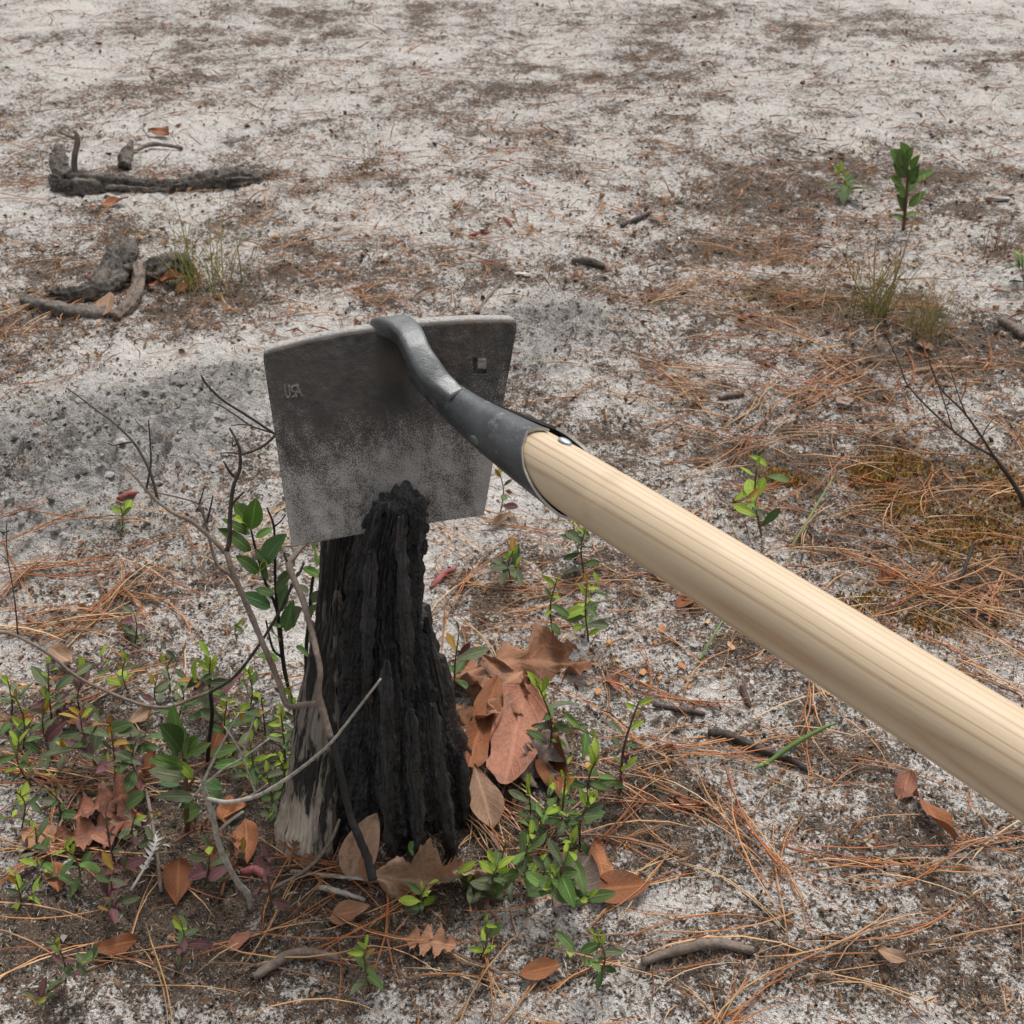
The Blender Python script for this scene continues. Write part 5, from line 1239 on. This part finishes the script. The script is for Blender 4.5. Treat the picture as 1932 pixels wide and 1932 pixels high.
link('root_arm', log_mesh([(262, 530, .016, .014), (300, 522, .020, .018), (340, 510, .018, .020), (362, 520, .010, .012)], 100, 36, .010, 15, r2.location), r2)
link('root_arm', log_mesh([(215, 600, .009, .006), (245, 585, .011, .012), (263, 555, .010, .020), (266, 524, .008, .026)], 100, 24, .006, 17, r2.location, M_TWIG), r2)
link('root_arm', log_mesh([(50, 575, .012, .008), (120, 592, .014, .010), (200, 598, .013, .010)], 50, 16, .007, 19, r2.location), r2)

# ---- grass tufts
def blade_mesh(seed, col):
    r = random.Random(seed); n = 7; V, c = [], []
    lean, curl = r.uniform(.0, .35), r.uniform(-.1, .6)
    for k in range(n):
        t = k / (n - 1); w = 0.0085 * (1 - t) ** .6 + .0008
        P = Vector((0, lean * t + curl * t * t * .5, t))
        for q in (-1, 0, 1): V.append((q * w, P.y + (0.006 if q == 0 else 0), P.z)); c.append(tuple(x * (0.75 + .4 * t) for x in col))
    return mesh('blade', np.array(V), [tuple(f) for f in grid_faces(n, 3)], M_GRASS, True, np.array(c))
GC = [(.22, .24, .06), (.28, .29, .08), (.36, .30, .12), (.42, .33, .17), (.15, .19, .05)]
GB = [[blade_mesh(k * 9 + j, GC[k]) for j in range(3)] for k in range(5)]
GCR = [blade_mesh(90 + j, c) for j, c in enumerate([(.26, .10, .04), (.33, .16, .06), (.20, .09, .04)])]
def tuft(u, v, ht_px, n, spread, label, kinds, name='grass_tuft', wide=1.0, meshes=None):
    b = G(u, v); root = thing(name, b, label, 'grass')
    h = ht_px / FPX * b.y / CP * 1.25
    for k in range(n):
        me_ = meshes[k % len(meshes)] if meshes else GB[random.choice(kinds)][random.randrange(3)]
        L_ = h * random.uniform(.35, 1.0); az = random.uniform(0, 6.28)
        off = Vector((random.gauss(0, 1), random.gauss(0, 1), 0)) * spread * h * 0.14
        Rm = Matrix.Rotation(az, 4, 'Z') @ Matrix.Rotation(-random.uniform(0, .28) * wide, 4, 'X')
        put('grass_blade', me_, root, Matrix.Translation(b + off - Vector((0, 0, .004))) @ Rm @ Matrix.Diagonal((L_ * random.uniform(.7, 1.2), L_, L_, 1)))
tuft(386, 545, 120, 80, 1.6, 'thin green grass tuft beside the charred root at left', (0, 1, 1, 2))
tuft(1648, 600, 100, 80, 1.1, 'green grass tuft right of centre with long straw stalks', (0, 1, 1, 2, 4))
tuft(1745, 632, 92, 90, 1.5, 'yellowing grass tuft right of the green one', (1, 2, 2, 3))
tuft(708, 312, 62, 18, 1.0, 'small thin grass tuft far back above the blade', (1, 2, 3))
tuft(275, 352, 34, 14, 1.0, 'tiny grass tuft against the burnt log', (1, 2))
tuft(1885, 480, 66, 24, 1.5, 'rusty brown dead grass clump at the right edge', (3,), meshes=GCR, wide=2.2)
tuft(1725, 330, 60, 10, 1.0, 'sparse straw grass at the glossy sapling', (2, 3), wide=1.4)
tuft(1868, 300, 46, 10, 1.0, 'sparse straw coloured grass near the upper right corner', (2, 3))
def arc_grass(pts, label, col, r0=.0007):
    P3 = []
    for u, v, r, lift in pts:
        P = G(u, v); P3.append((P.x, P.y, P.z + lift, r))
    V, F = tube(P3, 20, 5)
    o = link('grass_stalk', mesh('grass_stalk', V, F, M_GRASS, True, np.repeat(np.array([col]), len(V), 0), origin=P3[0][:3])); o.location = P3[0][:3]
    tag(o, label, 'grass')
arc_grass([(1440, 1452, .0016, .004), (1480, 1435, .0022, .014), (1540, 1412, .0016, .022), (1572, 1402, .0004, .024)], 'single fresh green grass blade lying by the dark stick', (.085, .145, .035))
arc_grass([(1450, 1440, .0014, .003), (1436, 1452, .0018, .006), (1420, 1462, .0006, .006)], 'short pale green grass blade left of the dark stick tip', (.16, .26, .10))
arc_grass([(1320, 1250, .0010, .003), (1345, 1215, .0012, .012), (1375, 1170, .0005, .016)], 'thin green grass blade standing below the handle middle', (.13, .20, .06))
arc_grass([(1490, 1040, .0010, .003), (1530, 985, .0012, .014), (1570, 920, .0005, .018)], 'thin grass blade leaning right, above the handle', (.15, .19, .06))
for k, (a, b_, c_) in enumerate([((1660, 600), (1690, 500), (1640, 430)), ((1655, 600), (1600, 500), (1605, 420)), ((1665, 600), (1720, 430), (1745, 330)), ((1650, 600), (1650, 480), (1660, 400))]):
    Yg = G(*a).y; P = [PY(*a, Yg), PY(*b_, Yg), PY(*c_, Yg + .02)]
    V, F = tube([(*P[0], .0012), (*P[1], .0009), (*P[2], .0004)], 18, 5)
    o = link('grass_stalk', mesh('grass_stalk', V, F, M_GRASS, True, np.repeat(np.array([(.36, .27, .13)]), len(V), 0), origin=P[0])); o.location = P[0]
    tag(o, ['long straw stalk curving left above the green grass tuft', 'straw stalk leaning far left from the green grass tuft', 'longest straw stalk reaching up to the glossy sapling', 'straight straw stalk rising from the green grass tuft'][k], 'grass')

# ---- fallen leaves
def fallen(u0, v0, u1, v1, mat, label, wid=0.4, kind='ellip', lift0=0.003, lift1=0.004, tilt=0.0, group=None, name='fallen_leaf', **kw):
    P0, P1 = G(u0, v0), G(u1, v1); P0.z += lift0; P1.z += lift1
    d = P1 - P0; k = int(u0 + v0) % 7
    a = dict(fold=random.Random(u0 * 7 + v0).uniform(.15, .6), droop=random.Random(u0 + v0).uniform(-.3, .1), wave=random.Random(u0 - v0).uniform(.05, .16)); a.update(kw)
    me_ = leaf_mesh(mat, wid, kind, a['fold'], a['droop'], a['wave'], k, a.get('nt', 13 if kind != 'oak' else 37), a.get('ns', 7 if kind != 'oak' else 13), 'fallen_leaf')
    o = link(name, me_)
    nh = Vector((math.sin(tilt), -0.15, math.cos(tilt)))
    o.matrix_world = leaf_matrix(P0, d, nh, d.length)
    tag(o, label, 'leaf', group)
    return o
O = 'fallen_oak_leaf'
fallen(842, 1300, 1112, 1262, 'brown', 'large brown lobed oak leaf right of the stump', .62, 'oak', .016, .020, .05, name=O, fold=-.25, wave=.22, droop=.10)
fallen(985, 1290, 858, 1400, 'brown', 'brown oak leaf folded beneath the large lobed one, touching the stump', .75, 'oak', .018, .006, -.3, name=O, fold=.35, wave=.25)
fallen(940, 1315, 872, 1480, 'rust', 'long narrow rust-brown leaf lobe running down beside the stump', .22, 'strap', .022, .006, .3, fold=.7, droop=-.3, wave=.10)
fallen(995, 1320, 945, 1505, 'russet', 'long sand-dusted russet leaf lobe below the large oak leaf', .33, 'strap', .018, .004, .15, fold=.4, droop=-.22, wave=.10)
fallen(1065, 1400, 985, 1490, 'grey', 'greyish curled oak leaf behind the green shrubs right of stump', .6, 'oak', .010, .006, .3, name=O, fold=.6, wave=.15)
fallen(1040, 1400, 1062, 1520, 'rust', 'curled rust leaf hidden behind the lime shrubs', .36, 'ellip', .012, .004, -.5, fold=.7)
fallen(896, 1490, 928, 1572, 'tan', 'pinkish-tan leaf with a hole leaning on the stump foot', .5, 'obov', .030, .004, .2)
fallen(660, 1668, 720, 1590, 'tan', 'pointed tan folded leaf standing against the stump foot', .5, 'ellip', .004, .035, .2, fold=.8)
fallen(712, 1672, 690, 1640, 'brown', 'small brown cupped leaf beside the burnt stem foot', .6, 'ellip', .004, .02, -.3, fold=.7)
fallen(690, 1680, 945, 1672, 'tan', 'long curled tan oak leaf lying at the foot of the stump', .27, 'oak', .012, .008, -.5, name=O, fold=.9, wave=.28)
fallen(1045, 1720, 1110, 1640, 'grey', 'grey-brown crumpled leaf under the front right shrub', .8, 'obov', .004, .012, .2)
fallen(1105, 1690, 1225, 1680, 'rust', 'rust leaf at the bottom right of the shrub cluster', .5, 'ellip', .004, .006, .1)
fallen(1122, 1600, 1135, 1680, 'rust', 'rust-orange leaf standing behind the broad green shrub', .5, 'ellip', .012, .004, .5)
fallen(140, 1560, 285, 1510, 'russet', 'upper russet oak leaf at the lower left', .62, 'oak', .010, .012, -.1, name=O, wave=.12)
fallen(285, 1555, 110, 1600, 'russet', 'broad russet oak leaf under the purple sprig', .55, 'oak', .010, .006, .1, name=O, wave=.1)
fallen(145, 1610, 45, 1575, 'brown', 'flat pink-brown leaf left of the russet oak leaves', .5, 'obov', .004, .005)
fallen(112, 1690, 112, 1645, 'rust', 'upright rust-orange leaf at the bottom left', .62, 'obov', .004, .012, 0, fold=.3)
fallen(335, 1715, 345, 1642, 'rust', 'orange-brown leaf at the bottom among dead fern', .62, 'obov', .004, .014, .2, fold=.3)
fallen(468, 1640, 466, 1560, 'rust', 'clean orange oval leaf standing left of the pale root', .5, 'obov', .006, .010, 0, fold=.15)
fallen(412, 1545, 470, 1535, 'rust', 'orange leaf fragment behind the pale twig fork', .5, 'ellip', .004, .010)
fallen(425, 1560, 440, 1520, 'rust', 'small orange leaf scrap beside the pale twig stem', .6, 'ellip', .004, .012)
fallen(277, 1475, 300, 1440, 'rust', 'red-orange leaf under the big green shrub', .6, 'ellip', .006, .016)
fallen(400, 1440, 425, 1395, 'rust', 'rust leaf standing behind the big green shrub', .5, 'ellip', .006, .018, .2)
fallen(95, 1232, 142, 1268, 'tan', 'long tan oval leaf under the curved branch at left', .42, 'ellip', .006, .006)
fallen(42, 1375, 72, 1350, 'rust', 'orange leaf behind the lime shrub at the left edge', .6, 'ellip', .004, .008)
fallen(130, 1370, 195, 1365, 'rust', 'red-brown leaf behind the olive shrubs at left', .4, 'ellip', .006, .010)
fallen(240, 1375, 290, 1350, 'tan', 'faded pinkish leaf on the grey soil at left', .6, 'obov', .004, .006)
fallen(0, 1385, 16, 1355, 'tan', 'pale brown leaf cut by the left edge', .7, 'ellip', .004, .006)
fallen(110, 1345, 140, 1320, 'brown', 'small brown leaf between shrubs at left', .5, 'ellip', .004, .008)
fallen(1728, 650, 1758, 668, 'tan', 'clean orange-tan oval leaf below the yellow grass tuft', .5, 'ellip', .004, .006)
fallen(1275, 1152, 1318, 1122, 'rust', 'rust leaf on sand just under the handle', .45, 'ellip', .004, .006)
fallen(1145, 1280, 1172, 1316, 'russet', 'narrow russet leaf right of the large oak leaf tip', .35, 'ellip', .004, .006)
fallen(1655, 1106, 1692, 1088, 'rust', 'small orange curled leaf right of the handle', .5, 'ellip', .004, .008)
fallen(1700, 1515, 1714, 1462, 'russet', 'oval russet leaf on white sand at lower right', .55, 'ellip', .004, .006)
fallen(1722, 1500, 1790, 1608, 'rust', 'long twisted rust leaf at lower right', .26, 'ellip', .004, .010, .5, fold=.7, wave=.12)
fallen(1270, 1508, 1330, 1535, 'russet', 'flat rust leaf scrap on dark soil right of the shrubs', .35, 'ellip', .003, .003)
fallen(928, 1000, 965, 982, 'tan', 'tan leaf on sand below the blade corner', .4, 'ellip', .004, .008)
fallen(1240, 1075, 1250, 1105, 'tan', 'small pinkish leaf scrap near the handle underside', .5, 'ellip', .004, .006)
fallen(300, 530, 360, 545, 'rust', 'red-orange leaf beside the grass tuft and charred root', .4, 'ellip', .006, .010)
fallen(330, 556, 380, 545, 'rust', 'orange folded leaf at the foot of the grass tuft', .35, 'ellip', .006, .010)
fallen(280, 545, 305, 548, 'rust', 'small orange leaf left of the red-orange one', .5, 'ellip', .006, .008)
fallen(195, 600, 215, 575, 'tan', 'brown leaf leaning on the pale root arm', .5, 'ellip', .004, .015)
fallen(280, 250, 320, 262, 'rust', 'rust-brown leaf clump far back at the upper left', .6, 'obov', .006, .010)
fallen(190, 392, 245, 386, 'rust', 'orange leaf under the burnt log', .3, 'ellip', .004, .006)
fallen(168, 400, 185, 396, 'rust', 'small orange leaf on sand below the burnt log', .6, 'ellip', .004, .006)
fallen(1225, 412, 1260, 420, 'tan', 'pale tan leaf on sand at upper centre right', .4, 'ellip', .004, .006)
fallen(1600, 755, 1582, 778, 'grey', 'whitish bark scrap on needles at centre right', .4, 'strap', .004, .006)
fallen(870, 1190, 890, 1200, 'rust', 'tiny orange leaf scrap at the stump right side', .6, 'ellip', .004, .005)
fallen(760, 1780, 860, 1800, 'brown', 'brown oak leaf on the ground in front of the stump', .6, 'oak', .006, .010, name=O)
fallen(180, 1800, 270, 1790, 'rust', 'rust leaf in the near left foreground', .45, 'ellip', .006, .006)
fallen(980, 1850, 1060, 1830, 'rust', 'rust leaf in the near foreground centre', .45, 'ellip', .006, .006)
fallen(1650, 1800, 1710, 1830, 'tan', 'tan leaf in the near right foreground', .45, 'ellip', .006, .006)
fallen(430, 1800, 480, 1770, 'russet', 'russet leaf below the pale dead twig foot', .5, 'ellip', .006, .006)
fallen(775, 1606, 800, 1636, 'bright', 'glossy green leaf tucked against the stump foot', .55, 'ellip', .012, .004, .3)
fallen(620, 1740, 700, 1720, 'brown', 'brown leaf below the stump at the bottom', .5, 'ellip', .005, .006)

# ---- red catkins, wood chips, flakes
def catkin(u0, v0, u1, v1, label, r=.0028):
    P0, P1 = G(u0, v0), G(u1, v1); mid = (P0 + P1) / 2 + Vector((0, (P1 - P0).length * .12, 0))
    rr_ = r
    V, F = tube([(*P0, rr_ * .5), (*(P0 * .8 + P1 * .2), rr_), (*mid, rr_ * 1.05), (*(P0 * .2 + P1 * .8), rr_ * .9), (*P1, rr_ * .35)], 26, 12, 0.16, int(u0))
    V[:, 2] += rr_ * 0.9
    o = link('catkin', mesh('catkin', V, F, M_CATKIN, True, origin=P0)); o.location = P0
    tag(o, label, 'catkin')
catkin(950, 412, 966, 430, 'small dark red catkin on white sand behind the blade')
catkin(222, 948, 262, 932, 'pink-red curved catkin on grey soil left of the bare shrub')
catkin(812, 1112, 862, 1072, 'long pink-red catkin on sand right of the stump')
catkin(455, 1648, 508, 1656, 'dull crimson catkin between the pale twig and stump root', .0031)
catkin(1394, 606, 1438, 598, 'red catkin on sand between needle drifts at right')
catkin(165, 528, 205, 518, 'dark red catkin by the charred root', .0036)
catkin(885, 448, 925, 440, 'thin red-brown catkin on sand above the blade top')
catkin(60, 812, 70, 800, 'red scrap of catkin on grey soil at the far left')
def chip_mesh(seed, col):
    r = random.Random(seed); n = r.choice((5, 6, 7)); V = []
    for zt in (0, 1):
        for k in range(n):
            a_ = k / n * 6.283 + r.uniform(-.25, .25); q = r.uniform(.32, .55)
            V.append((math.cos(a_) * q, math.sin(a_) * q * .6, (0.10 if zt else 0) + r.uniform(-.03, .03)))
    F = [tuple(range(n))[::-1], tuple(range(n, 2 * n))] + [(k, (k + 1) % n, n + (k + 1) % n, n + k) for k in range(n)]
    return mesh('wood_chip', np.array(V), F, M_CHIP, False, np.repeat(np.array([col]), 2 * n, 0))
CH = [chip_mesh(k, c) for k, c in enumerate([(.48, .28, .12), (.44, .22, .10), (.52, .34, .17), (.40, .19, .09), (.46, .30, .16), (.36, .16, .08)])]
CHW = [chip_mesh(20 + k, c) for k, c in enumerate([(.50, .47, .44), (.34, .31, .29), (.42, .38, .34)])]
for k, (u, v, s_) in enumerate([(1150, 1215, 14), (1212, 1272, 22), (1245, 1282, 18), (1250, 1190, 26), (1378, 1222, 24), (1285, 1260, 22), (1300, 1298, 14), (1128, 1308, 20), (1165, 1250, 12), (1235, 1215, 12), (1040, 1358, 14), (1050, 1200, 14), (1108, 1448, 22), (952, 1345, 12),
                              (903, 1402, 16), (997, 1372, 12), (890, 1430, 10), (935, 1390, 12), (970, 1512, 18), (1078, 1226, 12), (900, 1222, 16), (1150, 1290, 12), (1335, 1175, 16), (1120, 1256, 10), (960, 1375, 10), (1700, 1395, 16), (1560, 1310, 16), (880, 1100, 16)]):
    P = G(u, v, 0.002); s3 = s_ / FPX * P.y / CP * 1.2
    o = link('wood_chip', CH[k % 6]); o.matrix_world = Matrix.Translation(P) @ Matrix.Rotation(random.uniform(0, 6.28), 4, 'Z') @ Matrix.Rotation(random.uniform(-.4, .4), 4, 'X') @ Matrix.Scale(s3, 4)
    tag(o, 'small fresh orange-tan wood chip lying on sand near the stump', 'wood chip', 'fresh wood chips round the stump')
for k, (u, v, s_) in enumerate([(1592, 766, 36), (1880, 380, 46), (1610, 540, 26), (100, 1595, 40), (75, 1680, 36), (45, 1600, 50), (130, 1630, 34), (1310, 1220, 24), (1418, 1290, 22), (985, 520, 30), (640, 430, 26), (1460, 1340, 20), (1190, 1330, 18), (1640, 1600, 24), (1850, 1500, 24), (1300, 880, 20), (1080, 690, 26), (330, 1500, 26)]):
    P = G(u, v, 0.002); s3 = s_ / FPX * P.y / CP
    o = link('bark_chip', CHW[k % 3]); o.matrix_world = Matrix.Translation(P) @ Matrix.Rotation(random.uniform(0, 6.28), 4, 'Z') @ Matrix.Rotation(random.uniform(-.3, .3), 4, 'X') @ Matrix.Diagonal((s3, s3 * .8, s3, 1))
    tag(o, 'flat pale grey bark chip lying on the sandy ground', 'bark chip', 'pale bark chips on the sand')

# ---- dead fern
M_FERN = mat_plain('dead_fern', (0.16, 0.075, 0.045), 0.8, 0, 0.2, 260, 0.0006)
M_FERN2 = mat_plain('pale_dead_fern', (0.32, 0.17, 0.11), 0.8, 0, 0.2, 260, 0.0006)
M_FERN3 = mat_plain('silver_dead_fern', (0.42, 0.40, 0.38), 0.8, 0, 0.2, 260, 0.0006)
def pinna(mat, seed):
    V = []; r = random.Random(seed); n = 6
    for k in range(n):
        t = k / (n - 1); w = .16 * (1 - t) ** .7 + .01
        cu = r.uniform(.3, .9) * t * t
        for q in (-1, 0, 1): V.append((q * w, t * (1 - .3 * cu), cu * .6 + (.04 if q else 0)))
    return mesh('leaflet', np.array(V), [tuple(f) for f in grid_faces(n, 3)], mat)
def fern(pts, n, lpx, label, mat, curl=1.0):
    P3 = [];
    for u, v, lift in pts:
        P = G(u, v); P3.append(Vector((P.x, P.y, P.z + lift)))
    root = thing('dead_fern_frond', P3[0], label, 'fern')
    S = spline([(*p, .0011 * (1 - .5 * k / len(P3))) for k, p in enumerate(P3)], 30)
    V, F = tube([tuple(q) for q in S[::5]], 30, 6); link('stalk', mesh('stalk', V, F, mat, True, origin=P3[0]), root)
    lm = [pinna(mat, q) for q in range(3)]
    for k in range(n):
        t = .25 + .75 * k / n; i = min(28, int(t * 29)); P = Vector(S[i][:3]); T_ = (Vector(S[i + 1][:3]) - P).normalized()
        for sd in (-1, 1):
            d = (T_.cross(Vector((0, 0, 1))) * sd + T_ * .35 + Vector((0, 0, random.uniform(-.2, .6) * curl))).normalized()
            L_ = lpx / FPX * P.y / CP * (1 - .75 * (k / n)) * random.uniform(.8, 1.15)
            put('leaflet', lm[k % 3], root, leaf_matrix(P, d, Vector((random.uniform(-.3, .3), -.3, 1)), L_))
fern([(1890, 1085, .004), (1872, 1125, .006), (1866, 1165, .005), (1860, 1198, .004)], 14, 26, 'dried pinkish-brown fern frond at the right edge above the handle', M_FERN2)
fern([(1868, 1120, .005), (1845, 1150, .006), (1838, 1190, .004)], 11, 20, 'smaller dried fern frond left of the larger one', M_FERN2)
fern([(470, 1690, .006), (430, 1660, .012), (400, 1625, .016), (385, 1590, .012)], 16, 44, 'dark brown curled dead fern behind the pale twig stem', M_FERN, 2.0)
fern([(420, 1700, .006), (440, 1650, .014), (470, 1620, .014)], 14, 40, 'dark dead fern tangle left of the pale root', M_FERN, 2.2)
fern([(330, 1600, .006), (380, 1580, .010), (430, 1590, .012), (460, 1610, .01)], 14, 36, 'brown dead fern under the broad-leaved shrub', M_FERN, 2.0)
fern([(545, 1650, .006), (560, 1615, .012), (580, 1606, .016), (598, 1618, .012)], 12, 26, 'small curled brown fern at the foot of the pale root', M_FERN, 1.6)
fern([(250, 1690, .006), (285, 1640, .010), (300, 1600, .012), (275, 1560, .012)], 12, 34, 'silvery dead fern frond left of the orange-brown leaf', M_FERN3, 1.2)

# ---- moss cushions
def moss_geo():
    Vs, Fs, Cs, off = [], [], [], 0
    r = np.random.default_rng(9)
    for u, v, ru, rv, w in MOSS:
        cx, cy, rx, ry = blob(u, v, ru, rv)
        n = int(700 * w)
        x = cx + r.normal(0, .55, n) * rx; y = cy + r.normal(0, .55, n) * ry
        z = gz(x, y); L_ = r.uniform(.002, .0055, n)
        an = r.uniform(0, 6.28, n); up = np.stack([r.normal(0, .5, n), r.normal(0, .5, n), np.ones(n)], 1)
        P = np.stack([x, y, z], 1); s = np.stack([np.cos(an), np.sin(an), 0 * an], 1); q = np.stack([-np.sin(an), np.cos(an), 0 * an], 1)
        wd = (L_ * .30)[:, None]
        V = np.stack([P + s * wd, P - s * wd * .5 + q * wd, P - s * wd * .5 - q * wd, P + up * L_[:, None]], 1).reshape(-1, 3)
        b = (np.arange(n) * 4)[:, None] + off
        Fs.append(np.concatenate([b + np.array([[0, 1, 3]]), b + np.array([[1, 2, 3]]), b + np.array([[2, 0, 3]])])); Vs.append(V); off += len(V)
        pal = np.array([(.36, .16, .03), (.34, .22, .05), (.24, .11, .03), (.42, .24, .07), (.24, .21, .05), (.12, .07, .03)])
        Cs.append(np.repeat(pal[r.integers(0, 6, n)] * r.uniform(.7, 1.2, n)[:, None], 4, 0))
    return np.vstack(Vs), np.vstack(Fs), np.vstack(Cs)
V, F, c = moss_geo()
o = link('moss', mesh('moss', V, F, M_LIT, False, c)); o['kind'] = 'stuff'; o['label'] = 'orange and yellow-green moss tufts on dark soil at right'
